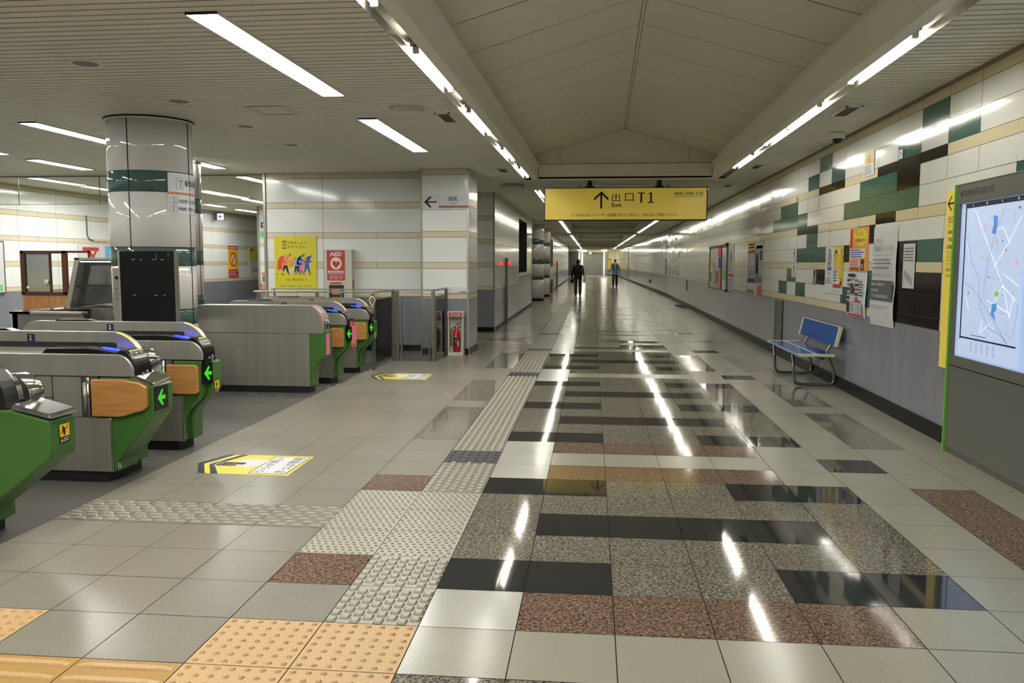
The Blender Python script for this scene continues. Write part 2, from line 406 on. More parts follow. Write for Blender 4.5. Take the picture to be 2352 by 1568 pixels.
for r in range(7, 200):
    x, y = org(-1, r); m = 'tactile_black' if r in (7,19,27,35) else 'tactile_bar'
    if r in (7,):
        for i in range(6):
            for j in range(4): bump(x+.035+.33*i/5, y+.05+.1*j+(.03 if i % 2 else 0), .018, .03, .004, 'baseboard_black', .8)
        continue
    for i in range(7):
        if r < 20:
            for j in range(6 if r < 14 else 3):
                n = 6 if r < 14 else 3
                bump(x+.03+.34*i/6, y+.4*(j+.5)/n, .03, .4/n*.86, .006, m, .8)
        else: bump(x+.03+.34*i/6, y+.2, .028, .39, .006, m, .8)
# dark inlaid diamonds of the paving further along
for pts in ([(-.09,16.06),(.30,15.75),(.35,16.03),(.944,15.58),(.45,16.06),(.913,16.73),(.35,16.14),(.3,16.4)],
            [(1.675,16.12),(1.95,15.82),(2.166,16.07),(2.025,16.45)], [(-2.38,15.98),(-1.9,15.8),(-1.39,15.52),(-1.6,15.98),(-1.435,16.52),(-1.95,16.3)]):
    b.face([(p[0], p[1], .0008) for p in pts], 'granite_dark_aisle')
for x0, y0, x1, y1 in ((-.12,17.3,1.0,17.55), (-.12,18.1,1.0,18.35)):
    b.face([(x0,y0,.0008),(x1,y0,.0008),(x1,y1,.0008),(x0,y1,.0008)], 'granite_dark_aisle')
b.build('floor', kind='structure')
# ---- ceiling: slats, trough recesses, pitched vaults
COFFERS = [(-6., 15.05), (17.6, 42.8), (45., 60.), (62., 78.), (80., 95.)]
b = MB(); P = .1048
def slat(x0, x1, y0, y1, z=CEIL):
    b.face([(x0,y0,z),(x0,y1,z),(x1,y1,z),(x1,y0,z)], 'slat')
    b.face([(x0,y0,z),(x1,y0,z),(x1,y0,z+.012),(x0,y0,z+.012)], 'slat')
def incof(y):
    for i, (a, c) in enumerate(COFFERS):
        if a-.25 <= y <= c+.25: return i
    return None
k = -100
while True:
    y0 = 4.724+P*k+.0105; y1 = y0+P-.021; k += 1
    if y0 > 30: break
    if y0 < -6: continue
    xl = -13.5 if y0 < 28 else -6
    if incof(y0) is not None: slat(xl, -1.42+sC(y0), y0, y1); slat(2.105+sC(y0), xR(y0)+.05, y0, y1)
    else: slat(xl, xR(y0)+.05, y0, y1)
Yb = [30] + [v for a, c in COFFERS for v in (a-.25, c+.25) if v > 30] + [101]
for a, c in zip(Yb, Yb[1:]):
    n = max(1, int((c-a)/4))
    for i in range(n):
        y0, y1 = a+(c-a)*i/n, a+(c-a)*(i+1)/n
        if incof((a+c)/2) is not None:
            b.face([(-6,y0,CEIL),(-6,y1,CEIL),(-1.42+sC(y1),y1,CEIL),(-1.42+sC(y0),y0,CEIL)], 'slat')
            b.face([(2.105+sC(y0),y0,CEIL),(2.105+sC(y1),y1,CEIL),(3.2,y1,CEIL),(3.2,y0,CEIL)], 'slat')
        else: b.face([(-6,y0,CEIL),(-6,y1,CEIL),(3.2,y1,CEIL),(3.2,y0,CEIL)], 'slat')
# dark void above the gaps
b.box(-13.5,-6,3.01,-1.45,30,3.03,'slat_gap'); b.box(2.14,-6,3.01,3.2,16.5,3.03,'slat_gap'); b.box(-2,15.35,3.0,3.2,17.3,3.02,'slat_gap'); b.box(2.12,17.3,3.0,3.2,30,3.02,'slat_gap')
b.build('ceiling', kind='structure')
def strip(b, prof, ys, m, shift):
    """sweep an (x, z) profile along y"""
    for y0, y1 in zip(ys, ys[1:]):
        for (xa, za), (xb, zb) in zip(prof, prof[1:]):
            b.face([(xa+shift(y0),y0,za),(xb+shift(y0),y0,zb),(xb+shift(y1),y1,zb),(xa+shift(y1),y1,za)], m)
VX0, VXM, VX1, VZ0, VZ1 = -1.25, .34, 1.93, 3.37, 3.84
for ci, (a, c) in enumerate(COFFERS):
    b = MB(); a2, c2 = a-.25, c+.25
    n = max(1, int((c-a)/3)); ys = [a+(c-a)*i/n for i in range(n+1)]; ys2 = [a2]+ys[1:-1]+[c2]
    left = [(-1.29,3.0),(-1.29,2.962),(-1.19,2.962),(-1.178,3.075),(-1.188,3.082),(-1.165,3.24),(-1.25,3.24),(-1.25,3.37)]
    right = [(2*VXM-x, z) for x, z in left]
    strip(b, left, ys, 'fascia', sC); strip(b, right, ys, 'fascia', sC)
    for sg in (0, 1):                                                   # trough recess with reflector
        pr = [(-1.42,CEIL),(-1.415,3.03),(-1.385,3.07),(-1.325,3.07),(-1.29,3.03),(-1.29,2.965)]
        if sg: pr = [(.68-.0-x+.005, z) for x, z in pr]
        strip(b, pr, ys2, 'trough', sC)
    for yy, s in ((c, 1), (a, -1)):                                     # end fascias and gables
        sh = sC(yy)
        b.box(-1.29+sh, yy, 2.962, 1.97+sh, yy+.11*s, 3.0, 'fascia')
        b.box(-1.165+sh, yy, 2.97, 1.85+sh, yy+.03*s, 3.22, 'fascia')
        b.box(-1.25+sh, yy+.03*s, 3.24, 1.93+sh, yy+.12*s, 3.26, 'fascia')
        y3 = yy+.1*s
        for u0, u1 in ((-1.25,-.80),(-.79,1.47),(1.48,1.93)):
            f = lambda x: VZ0+(VZ1-VZ0)*(1-abs(x-VXM)/(VXM-VX0))
            pts = [(u0, 3.25), (u1, 3.25), (u1, f(u1))] + ([(VXM, VZ1)] if u0 < VXM < u1 else []) + [(u0, f(u0))]
            b.face([(x+sh, y3, z) for x, z in pts], 'vault')
    y = a-.1; yend = c+.1; off = .9
    js = []
    yy = 8.63-.9*17
    while yy < yend:
        if yy > y: js.append(yy)
        yy += .9
    js = [y]+js+[yend]
    for y0, y1 in zip(js, js[1:]):
        g = .006
        for xa, za, xb, zb in ((VX0,VZ0,VXM-.02,VZ1),(VX1,VZ0,VXM+.02,VZ1)):
            b.face([(xa+sC(y0),y0+g,za),(xb+sC(y0),y0+g,zb),(xb+sC(y1),y1-g,zb),(xa+sC(y1),y1-g,za)], 'vault')
    for y0, y1 in zip(ys, ys[1:]):
        b.face([(VXM-.014+sC(y0),y0,VZ1-.004),(VXM+.014+sC(y0),y0,VZ1-.004),(VXM+.014+sC(y1),y1,VZ1-.004),(VXM-.014+sC(y1),y1,VZ1-.004)], 'fascia')
        for xa, xb in ((VX0-.02,VXM),(VX1+.02,VXM)):
            b.face([(xa+sC(y0),y0-.12,VZ0+.012),(xb+sC(y0),y0-.12,VZ1+.012),(xb+sC(y1),y1+.12,VZ1+.012),(xa+sC(y1),y1+.12,VZ0+.012)], 'vault_gap')
    b.build('trim_%d' % (ci+1), kind='structure')
# ---- right wall
ZB = [(.13,.918,'dado'),(.918,1.012,'C'),(1.012,1.209,'T8'),(1.209,1.406,'T7'),(1.406,1.501,'C4'),(1.501,1.697,'T6'),(1.697,1.893,'T5'),(1.893,1.998,'C3'),
      (1.998,2.19,'T4'),(2.19,2.384,'T3'),(2.384,2.482,'C2'),(2.482,2.675,'T2'),(2.675,2.868,'T1'),(2.868,2.97,'C1')]
G, K, Q = 'tile_green', 'tile_black', 'tile_grey'
PAT = {('T1',2):G,('T1',8):G,('T2',1):G,('T2',3):G,('T2',7):G,('T2',9):G,('C2',2):K,('C2',3):K,('C2',4):K,('C2',7):K,('C2',8):K,
       ('T3',3):K,('T3',4):G,('T3',5):G,('T4',3):G,('T4',4):G,('T4',5):G,('T4',6):G,('C3',4):K,('T4',-1):G,('T3',-2):G,('T4',-2):G,
       ('T3',11):G,('T3',12):G,('T4',10):G,('T4',11):G,('T4',12):G,('T4',13):G,('C3',9):K,('C3',10):K,('T5',9):G,('T6',10):G,('T6',9):G,('T6',8):G,
       ('T5',5):K,('T6',6):K,('T6',2):G,('T6',3):K,('C4',3):K,('C4',2):'tile_cream',('T7',2):K,('T7',3):K,('T8',2):K,('T8',3):K,('C',2):K,('C',3):K,
       ('T7',8):K,('T7',5):G,('T8',5):G,('T8',6):G,('T8',10):G,('T8',12):G,('T7',11):Q}
far = {}
for (rw, cc), m in PAT.items():
    if cc >= -2: far[(rw, 56-cc)] = Q if m == G else (Q if rw[0] == 'C' else m)
    if cc >= 4: far[(rw, 38+cc)] = Q if m == G else m
PAT2 = dict(far); PAT2.update(PAT)
b = MB()
for k in range(-21, 158):
    ya, yb = 6.235+.6*k, 6.235+.6*(k+1)
    if yb > 100: break
    g = .0022
    for z0, z1, nm in ZB:
        m = PAT2.get((nm, k)) or {'d':'dado','C':'tile_cream','T':'tile_white'}[nm[0]]
        if nm == 'dado':
            for q in range(2):
                y0, y1 = ya+.3*q, ya+.3*(q+1)
                b.face([(xR(y1),y1-.0018,z0),(xR(y0),y0+.0018,z0),(xR(y0),y0+.0018,z1-g),(xR(y1),y1-.0018,z1-g)], m)
        else:
            jy, jp = random.uniform(-.0018,.0018), random.uniform(-.0006,.0006); j = [jy+jp, -jy+jp, -jy-jp, jy-jp]
            b.face([(xR(yb)+j[0],yb-g,z0+g),(xR(ya)+j[1],ya+g,z0+g),(xR(ya)+j[2],ya+g,z1-g),(xR(yb)+j[3],yb-g,z1-g)], m)
for y0, y1 in ((-6.5,38),(38,100)):
    b.face([(xR(y1)+.003,y1,.0),(xR(y0)+.003,y0,.0),(xR(y0)+.003,y0,2.98),(xR(y1)+.003,y1,2.98)], 'joint')
b.build('wall_right', kind='structure')
b = MB()
for y0, y1 in ((-6,6.9),(6.9,38),(38,100)):
    b.prism([(0,0),(.03,0),(.022,.13),(0,.13)], lambda p,q,t: (xR(t)-p, t, q), y0, y1, 'baseboard_black')
b.build('baseboard_right', kind='structure')
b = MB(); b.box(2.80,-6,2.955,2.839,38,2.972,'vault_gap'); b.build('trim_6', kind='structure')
# ---- generic banded wall panels
BP = [(.10,.90,'dado'),(.90,.985,'panel_cream'),(.985,1.384,'panel_white'),(1.384,1.486,'panel_cream'),(1.486,1.885,'panel_white'),(1.885,1.98,'panel_cream'),
      (1.98,2.38,'panel_white'),(2.38,2.48,'panel_cream'),(2.48,2.872,'panel_white'),(2.872,2.97,'panel_cream')]
def banded(b, p0, p1, joints=1.0, off=0., base=True, g=.003, back=True):
    """banded wall face from p0 to p1, facing right of the direction p0 -> p1"""
    p0 = Vector((p0[0],p0[1],0)); p1 = Vector((p1[0],p1[1],0)); L = (p1-p0).length; u = (p1-p0)/L
    F = Frame(p0, u, (0,0,1)); cuts = [0]; t = off
    while t < L:
        if t > .02: cuts.append(t)
        t += joints
    cuts.append(L)
    for z0, z1, m in BP:
        cc = cuts
        if m == 'panel_cream': cc = sorted(set(cuts + [ (a+c)/2 for a, c in zip(cuts, cuts[1:]) if c-a > joints*.6]))
        for a, c in zip(cc, cc[1:]): b.rect(F, a+g, z0+g, c-g, z1-g, .003, m)
    b.rect(F, 0, .1, L, 2.97, 0, 'joint')
    if base: b.slab(F, 0, 0, L, .1, 0, .012, 'baseboard_black')
def cornertrim(b, x, y, w=.022): b.box(x-w, y-w, 0, x+w, y+w, 2.97, 'steel')
b = MB(); banded(b, (-11.4,-6), (-11.4,28), 1.17, .3)
b.rect(Frame((-11.4,-6,0),(0,1,0),(0,0,1)),0,0,34,.1,0,'dado'); b.build('wall_left', kind='structure')
b = MB(); banded(b, (-11.4,28), (-2.5,28), 1.2); banded(b, (-9.24,21.8), (-5.2,21.8), 1.2); cornertrim(b, -9.24, 21.8)
b.box(-9.22,21.8,0,-5.2,22.0,2.97,'panel_white'); b.build('wall_hall_back', kind='structure')
b = MB(); b.face([(3,-6,0),(-11.5,-6,0),(-11.5,-6,2.97),(3,-6,2.97)], 'panel_white'); b.build('wall_behind', kind='structure')
# the white wall beside the pier
b = MB()
BPX = [-5.70,-4.69,-2.9]
F = FF(13.75)
for z0, z1, m in BP:
    cuts = [-5.68,-4.69,-2.9] if m != 'panel_cream' else [-5.68,-5.18,-4.69,-3.78,-2.9]
    for a, c in zip(cuts, cuts[1:]): b.rect(F, a+.003, z0+.003, c-.003, z1-.003, .003, m)
b.box(-5.68,13.75,.0,-2.9,13.95,2.97,'joint'); b.box(-5.68,13.738,0,-2.9,13.75,.1,'baseboard_black')
b.box(-5.72,13.72,0,-5.68,13.96,2.97,'steel'); b.build('wall_gate', kind='structure')
b = MB()
def pier(b, x0, x1, y0, y1, trims=True):
    banded(b, (x0,y0), (x1,y0), 5); banded(b, (x1,y0), (x1,y1), 5); b.box(x0+.001,y0+.001,0,x1-.001,y1-.001,2.97,'joint')
    if trims: cornertrim(b, x1-.004, y0+.004, .016); cornertrim(b, x0, y0+.004, .016)
pier(b, -2.91, -2.151, 13.29, 14.23); b.build('wall_pier', kind='structure')
b = MB(); banded(b, (-6,17.8), (-2.322,17.8), 5); banded(b, (-2.322,17.8), (-2.322+sL(23.9),23.9), .61)
cornertrim(b, -2.325, 17.805, .016)
xa, xb = -2.322+sL(23.9), -2.322+sL(29.2)
# opening with a deep sill in the upper part between y 23.9 and 26.9
banded_lo = Frame((xa,23.9,0), (xb-xa,29.2-23.9,0), (0,0,1))
b.rect(banded_lo, 0, .1, 5.3, 1.12, .003, 'dado'); b.rect(banded_lo, 0, 1.12, 5.3, 1.2, .012, 'panel_white'); b.slab(banded_lo, 0, 0, 5.3, .1, 0, .012, 'baseboard_black')
b.rect(banded_lo, 3.0, 1.2, 5.3, 2.97, .003, 'panel_white'); b.slab(banded_lo, 0, 2.75, 3.0, 2.97, -.3, .0, 'panel_cream')
b.box(xa-.6,23.9,1.12,xa-.58,27,2.8,'black_matt'); b.box(xa-.6,26.9,1.12,xa-.05,26.95,2.8,'black_matt')
b.slab(banded_lo, 0, 1.1, 3.0, 1.14, -.55, .03, 'panel_white')
cornertrim(b, xb, 29.2, .02); b.box(xb-.05,29.2,0,xb-.3,29.25,2.97,'panel_white')
b.build('wall_left_corridor', kind='structure')
b = MB(); X0 = -2.60
banded(b, (-3.2,39.8), (X0,39.8), 5); banded(b, (X0,39.8), (X0+sL(57)-sL(39.8),57), .8); cornertrim(b, X0, 39.8, .03)
banded(b, (X0+sL(57)-sL(39.8),57), (X0+sL(75)-sL(39.8),75), .8); x7 = X0+sL(75)-sL(39.8)
b.box(x7-.04,74.95,0,x7+.04,75.05,2.97,'steel_dark'); b.box(x7-1.2,75,0,x7-.02,75.1,2.97,'panel_white')
Fw = Frame((X0,39.8,0),(sL(57)-sL(39.8),17.2,0),(0,0,1))
b.slab(Fw,1.6,1.25,4.2,2.75,.0,.02,'steel'); b.slab(Fw,1.7,1.35,4.1,2.65,.0,.03,'black_matt')
b.build('wall_left_far', kind='structure')
b = MB(); banded(b, (-6,29), (-6,40), 1.2); banded(b, (-6,40.5),(-3.1,40.5),1.2); b.build('wall_recess', kind='structure')
# far end of the passage
b = MB(); YE = 100.
b.box(.36,YE-.01,0,1.9,YE+.1,2.97,'panel_cream'); b.box(.36,YE-.03,0,1.9,YE-.01,.92,'dado'); b.box(.36,YE-.05,0,1.9,YE-.03,.1,'baseboard_black')
b.box(-4.2,YE-.6,2.72,.4,YE+.1,2.97,'panel_cream'); b.box(-6,YE,0,-2.2,YE+.1,2.97,'panel_white'); b.box(-2.4,YE,0,.4,YE+.1,.12,'baseboard_black')
b.box(-.04,YE-.5,0,.16,YE,2.9,'white'); b.box(.16,YE-.4,0,.30,YE,2.9,'dado'); b.box(.30,YE-.5,0,.42,YE,2.9,'dado')
b.box(-2.95,YE-.5,0,-2.75,YE,2.9,'white'); b.box(-2.75,YE-.4,0,-2.6,YE,2.9,'dado'); b.box(-2.6,YE-.5,0,-2.40,YE,2.9,'white')
b.box(-3.95,YE-.8,0,-2.95,YE-.1,2.8,'black_matt')  # solid black block, the dark of the stair opening put into its colour
for k in range(12): b.box(-3.9,YE-.84,.25*k+.1,-3.0,YE-.8,.25*k+.16,'dark_rail')
b.build('wall_end', kind='structure')
b = MB()
for k in range(24): b.box(-2.36,YE-.06+.02*(k%2),.12*k,-.05,YE,.12*(k+1)-.012,'shutter')
b.box(-2.40,YE-.16,2.72,-.0,YE,2.9,'steel_dark'); b.box(-2.40,YE-.12,0,-2.36,YE,2.8,'steel_dark'); b.box(-.06,YE-.12,0,-.02,YE,2.8,'steel_dark')
b.build('door_1', kind='structure', label='closed grey roller shutter at the far end of the passage')
b = MB(); b.box(xR(72)-.03,71.9,0,xR(72)+.02,72.05,2.97,'steel_dark'); b.build('trim_7', kind='structure')
# smoke curtain glass hanging from the hall ceiling
b = MB(); b.box(-13.4,13.9,2.482,-5.74,13.91,2.97,'glass_smoke')
for x in (-10.27,-8.75,-7.1): b.box(x-.004,13.895,2.482,x+.004,13.915,2.97,'steel_dark')
b.box(-13.4,13.893,2.955,-5.74,13.917,2.975,'steel_dark'); b.box(-13.4,13.897,2.476,-5.74,13.913,2.484,'steel')
b.build('window_1', kind='structure', label='clear smoke curtain glass hanging from the ceiling')
# recessed hatch low in the right wall
b = MB(); b.box(2.836,13.63,.13,2.85,14.27,.885,'steel_dark'); b.box(2.828,13.61,.13,2.845,13.65,.90,'black_matt'); b.box(2.828,14.26,.13,2.845,14.29,.89,'dado')
for z in (.3,.62): b.box(2.826,13.66,z,2.838,13.69,z+.08,'black_matt')
b.build('door_2', kind='structure', label='narrow grey service hatch low in the right wall')
# ================================================================ lamps
def tube_light(x, y0, y1, label, grp, nm='tube_light', shift=True, tm='lamp_tube'):
    s = sC((y0+y1)/2) if shift else 0
    o = empty(nm, (x+s, (y0+y1)/2, CEIL+.0), label, 'light', grp)
    b = MB(); b.tube([(x+s,y0+.03,2.998),(x+s,y1-.03,2.998)], .019, tm, 10); b.build('tube', o)
    b = MB(); b.box(x+s-.04, y0, 3.02, x+s+.04, y1, 3.06, 'trough')
    for yy in (y0, y1-.03): b.box(x+s-.022, yy, 2.975, x+s+.022, yy+.03, 3.03, 'white')
    b.build('batten', o)
seg_n = [(-4.9,-3.4),(-2.4,-.9),(.9,2.4),(3.5,4.97),(6.04,7.44),(8.42,9.97),(11.2,12.5),(13.45,14.95)]
wr = ['behind the camera','behind the camera','above the camera','nearest the top edge of the picture','second from the top edge','third from the top edge','fourth from the top edge','fifth, next to the end of the vault']
wl = wr
for i, (a, c) in enumerate(seg_n):
    tube_light(-1.355, a, c, 'lit fluorescent tube in the left ceiling trough, %s' % wl[i], 'tubes in the left ceiling trough')
seg_r = [(-4.9,-3.4),(-2.4,-.9),(.9,2.4),(3.4,4.9),(5.96,7.45),(8.44,9.8),(9.84,11.15),(12.08,13.75)]
for i, (a, c) in enumerate(seg_r):
    t = {5:'third, near half of a joined pair',6:'fourth, far half of a joined pair',7:'fifth, beside the vault end'}.get(i, wr[i])
    tube_light(2.035, a, c, 'lit fluorescent tube in the right ceiling trough, %s' % t, 'tubes in the right ceiling trough')
def far_tubes(x, side, spans):
    for a, c in spans:
        n = max(1, round((c-a)/2.45)); L = (c-a)/n
        for k in range(n):
            tube_light(x, a+L*k+.05, a+L*k+L-.12, 'far lit tube in the %s trough beyond the hanging yellow sign' % side, 'far tubes in the %s trough' % side, tm='lamp_tube_far')
FS = [(17.7,42.6),(47,59.8),(62,75.5),(81,90)]
far_tubes(-1.355, 'left', FS); far_tubes(2.035, 'right', FS)
def recessed(x, y0, y1, label, n=2):
    o = empty('recessed_light', (x, (y0+y1)/2, CEIL), label, 'light', 'recessed lamps in the hall ceiling')
    b = MB(); L = (y1-y0)/n
    for k in range(n): b.box(x-.094, y0+L*k+.015, 2.958, x+.094, y0+L*k+L-.02, 2.965, 'lamp_panel')
    b.build('diffuser', o)
    b = MB(); b.box(x-.104,y0,2.955,x-.096,y1,2.975,'white'); b.box(x+.096,y0,2.955,x+.104,y1,2.975,'white'); b.box(x-.10,y0-.01,2.955,x+.10,y0+.005,2.975,'black_matt'); b.box(x-.10,y1-.005,2.955,x+.10,y1+.01,2.975,'black_matt')
    if n > 1: b.box(x-.09,y0+L-.012,2.956,x+.09,y0+L+.012,2.972,'off_white')
    b.build('frame', o)
recessed(-2.41, 4.93, 7.43, 'largest bright recessed ceiling lamp, top left of the picture')
recessed(-2.45, 8.63, 11.2, 'recessed ceiling lamp in front of the wall with the yellow poster')
recessed(-6.15, 8.52, 11.05, 'recessed ceiling lamp running behind the left side of the round pillar')
recessed(-6.07, 11.6, 12.93, 'short recessed ceiling lamp just right of the round pillar', 1)
recessed(-8.3, 11.56, 12.93, 'short recessed ceiling lamp left of the pillar and in front of the glass curtain', 1)
recessed(-8.3, 8.45, 10.98, 'recessed ceiling lamp cut by the left edge of the picture')
recessed(-6.28, 14.14, 15.5, 'recessed lamp seen through the glass curtain, left of the white gate wall', 1)
recessed(-8.4, 15.6, 18.2, 'recessed lamp seen through the glass curtain, right of the pillar')
recessed(-10.1, 14.04, 15.52, 'recessed lamp behind the glass curtain near the left edge', 1)
recessed(-10.2, 15.7, 17.2, 'recessed lamp behind the glass curtain, left of the round pillar', 1)
recessed(-8.45, 19.2, 20.6, 'far recessed lamp behind the pillar in the hall', 1)
recessed(-10.2, 20.8, 21.85, 'small far recessed lamp low beside the pillar in the hall', 1)
recessed(-10.3, 22.9, 24.3, 'farthest recessed lamp beside the narrow pictogram wall', 1)
for i, (x, y) in enumerate([(-2.4,1.2),(-2.4,-2.6),(-6.15,4.8),(-6.15,1.0),(-6.15,-3),(-9.6,4.8),(-9.6,1.0)]):
    recessed(x, y, y+2.5, 'recessed hall lamp outside the picture, number %s from the gates' % ['one','two','three','four','five','six','seven'][i])
o = empty('ceiling_light', (-2.6,98,2.97), 'bright ceiling lamp left of the far shutter', 'light'); b = MB(); b.box(-2.9,96,2.90,-2.1,98,2.95,'lamp_tube_far'); b.build('diffuser', o)
o = empty('ceiling_light', (.1,98,2.97), 'bright ceiling lamp right of the far shutter', 'light'); b = MB(); b.box(-.2,96,2.90,.35,98,2.95,'lamp_tube_far'); b.build('diffuser', o)
# ---- ceiling fittings
SP = [(-3.89,6.07,'nearest, above the gates'),(-3.93,7.55,'second, in front of the pillar'),(-3.93,8.99,'third, right of the pillar'),(-3.96,10.45,'fourth and farthest')]
for x, y, w in SP:
    b = MB(); b.lathe([(0,2.962),(.10,2.962),(.118,2.958),(.125,2.97)], (x,y,0), 'fascia', 28); b.lathe([(.0,2.9615),(.09,2.9615)], (x,y,0), 'ink_grey', 28)
    b.build('ceiling_speaker', label='round grey ceiling speaker, %s of the row' % w, cat='speaker', group='round ceiling speakers')
for x, y, w in [(-1.62,8.65,'left of the vault, nearest'),(-1.63,13.6,'left of the vault above the pier'),(-1.67,16.8,'behind the drum near the exit sign'),(2.34,8.65,'right of the vault, nearest'),(2.32,13.4,'right of the vault, farther'),(2.35,16.6,'beside the right end of the exit sign')]:
    o = empty('ceiling_vent', (x,y,CEIL), 'black slot vent in a pale frame, %s' % w, 'vent', 'slot vents in the ceiling')
    b = MB(); b.box(x-.06,y-.25,2.962,x+.06,y+.25,2.966,'black_matt'); b.build('grille', o)
    b = MB()
    for q in ((x-.078,y-.27,x-.06,y+.27),(x+.06,y-.27,x+.078,y+.27),(x-.078,y-.27,x+.078,y-.25),(x-.078,y+.25,x+.078,y+.27)): b.box(q[0],q[1],2.955,q[2],q[3],2.972,'fascia')
    b.build('frame', o)
b = MB(); b.lathe([(0,2.93),(.14,2.93),(.165,2.945),(.165,2.97)], (-1.91,8.1,0), 'off_white', 28); b.build('smoke_detector', label='flat pale drum on the slatted ceiling in front of the vent', cat='detector')
b = MB(); b.lathe([(0,2.82),(.20,2.82),(.235,2.84),(.235,2.95),(.20,2.97)], (-1.76,16.1,0), 'off_white', 32); b.lathe([(0,2.815),(.14,2.815),(.14,2.82)], (-1.76,16.1,0), 'fascia', 28)
b.build('ceiling_drum', label='large pale drum hanging from the ceiling left of the exit sign', cat='ceiling fitting')
o = empty('ceiling_hatch', (-3.27,8.1,CEIL), 'square access hatch outlined by two pale strips in the ceiling', 'hatch')
for q in ((-3.45,-3.42),(-3.12,-3.06)): b = MB(); b.box(q[0],7.88,2.964,q[1],8.33,2.972,'off_white'); b.build('side_strip', o)
for q in (7.88,8.33): b = MB(); b.box(-3.42,q,2.967,-3.12,q+.005,2.972,'slat_gap'); b.build('edge', o)
for i, (x, y, w) in enumerate([(-3.02,8.55,'front left'),(-2.83,8.55,'front right'),(-2.95,8.9,'back left'),(-2.72,8.9,'back right')]):
    b = MB(); b.lathe([(0,2.962),(.045,2.962),(.05,2.97)], (x,y,0), 'fascia', 16); b.build('ceiling_disc', label='small round ceiling disc of the group of four, %s' % w, cat='disc', group='small ceiling discs')
b = MB(); b.box(-.05,16.3,2.955,.75,16.9,2.972,'fascia'); b.build('ceiling_panel', label='rectangular ceiling panel just behind the hanging exit sign', cat='panel')
# dome camera
o = empty('dome_camera', (2.63,10.04,CEIL), 'white dome security camera with dark bubble by the right wall', 'camera')
b = MB(); b.lathe([(.0,2.97),(.078,2.97),(.082,2.94),(.078,2.90),(.06,2.895)], (2.63,10.04,0), 'white', 28); b.build('housing', o)
b = MB(); b.lathe([(.058,2.905),(.056,2.885),(.045,2.862),(.025,2.848),(0,2.844)], (2.63,10.04,0), 'black_gloss', 24); b.build('bubble', o)
# ================================================================ round pillars
def pillar(x, y, r, bands, label, nm='round_pillar', seg=48, seams=True):
    o = empty(nm, (x,y,0), label, 'pillar', 'round pillars')
    zs = sorted([z for bd in bands for z in bd]); cuts = [.1]+zs+[2.955]
    b = MB(); g = MB()
    for i, (a, c) in enumerate(zip(cuts, cuts[1:])):
        t = (g if i % 2 else b); t.lathe([(r-.006,a),(r,a+.004),(r,c-.004),(r-.006,c)], (x,y,0), 'pillar_green' if i % 2 else 'pillar_white', seg)
    b.build('shaft', o); g.build('green_band', o)
    if seams:
        s = MB()
        for an in (-91, -1, 89, 179):
            cx, cy = x+(r+.001)*math.cos(math.radians(an)), y+(r+.001)*math.sin(math.radians(an))
            s.tube([(cx,cy,.1),(cx,cy,2.95)], .005, 'black_matt', 6)
        for z in zs: s.lathe([(r+.001,z-.004),(r+.001,z+.004)], (x,y,0), 'black_matt', seg)
        s.build('seam', o)
    b = MB(); b.lathe([(r-.01,.0),(r+.006,0),(r+.006,.1),(r-.01,.1)], (x,y,0), 'baseboard_black', seg); b.build('base', o)
    b = MB(); b.lathe([(r,2.94),(r+.02,2.945),(r+.022,2.968),(r,2.968)], (x,y,0), 'fascia', seg); b.lathe([(r+.0215,2.95),(r+.0235,2.97)], (x,y,0), 'black_matt', seg); b.build('collar', o)
    return o
mat('pillar_white', (196,192,187), .06, spec=.6)
BN = [(.93,1.0),(1.442,1.635),(2.203,2.412)]
BN = [(.82,.98),(1.442,1.635),(2.203,2.412)]
pillar(-4.82, 8.6, .425, BN, 'thick white round pillar with green bands standing beside the ticket gates')
pillar(-6.42, 12.0, .425, BN, 'white round pillar mostly hidden behind the thick pillar by the gates')
pillar(-2.76, 33.2, .42, BN, 'nearer of the two far round pillars left of the corridor', seams=False, seg=28)
pillar(-2.76, 37.0, .42, BN, 'farther of the two far round pillars left of the corridor', seams=False, seg=28)
# curved sign on the pillar
class Cyl:
    def __init__(s, c, r, a0): s.c = c; s.r = r; s.a0 = a0
    def p(s, u, v, d=0):
        a = s.a0 + u/s.r; return Vector((s.c[0]+(s.r+d)*math.cos(a), s.c[1]+(s.r+d)*math.sin(a), v))
def crect(b, C, u0, v0, u1, v1, d, m, n=10):
    for k in range(n): a, c = u0+(u1-u0)*k/n, u0+(u1-u0)*(k+1)/n; b.face([C.p(a,v0,d),C.p(c,v0,d),C.p(c,v1,d),C.p(a,v1,d)], m)
C = Cyl((-4.82,8.6), .425, math.radians(-47.7)); b = MB()
crect(b, C, .06,1.985,.60,2.405,.004,'paper',14)
crect(b, C, .06,2.20,.60,2.206,.006,'red'); crect(b, C, .06,2.19,.60,2.20,.006,'orange'); crect(b, C, .06,2.184,.60,2.19,.006,'red')
def cbox(u0, v0, u1, v1, w=.004):
    for q in ((u0,v0,u1,v0+w),(u0,v1-w,u1,v1),(u0,v0,u0+w,v1),(u1-w,v0,u1,v1)): crect(b, C, *q, .006, 'ink_grey', 3)
cbox(.15,2.24,.24,2.355); cbox(.075,2.085,.155,2.155); cbox(.075,2.0,.155,2.07)
b.text(C,'T',.175,2.26,.07,.007,'ink_grey'); b.text(C,'\uff11',.108,2.10,.042,.007,'ink'); b.text(C,'2',.10,2.015,.042,.007,'ink')
b.text(C,'東葉高速線',.26,2.275,.062,.007,'ink',.30,bold=.02); b.text(C,'Toyo Rapid Line',.30,2.245,.016,.007,'ink_grey',.2)
b.text(C,'北習志野・八千代緑が丘方面',.17,2.10,.036,.007,'ink',.40,bold=.02); b.text(C,'for Kita-narashino, Yachiyo-midorigaoka',.2,2.085,.01,.007,'ink_grey',.34)
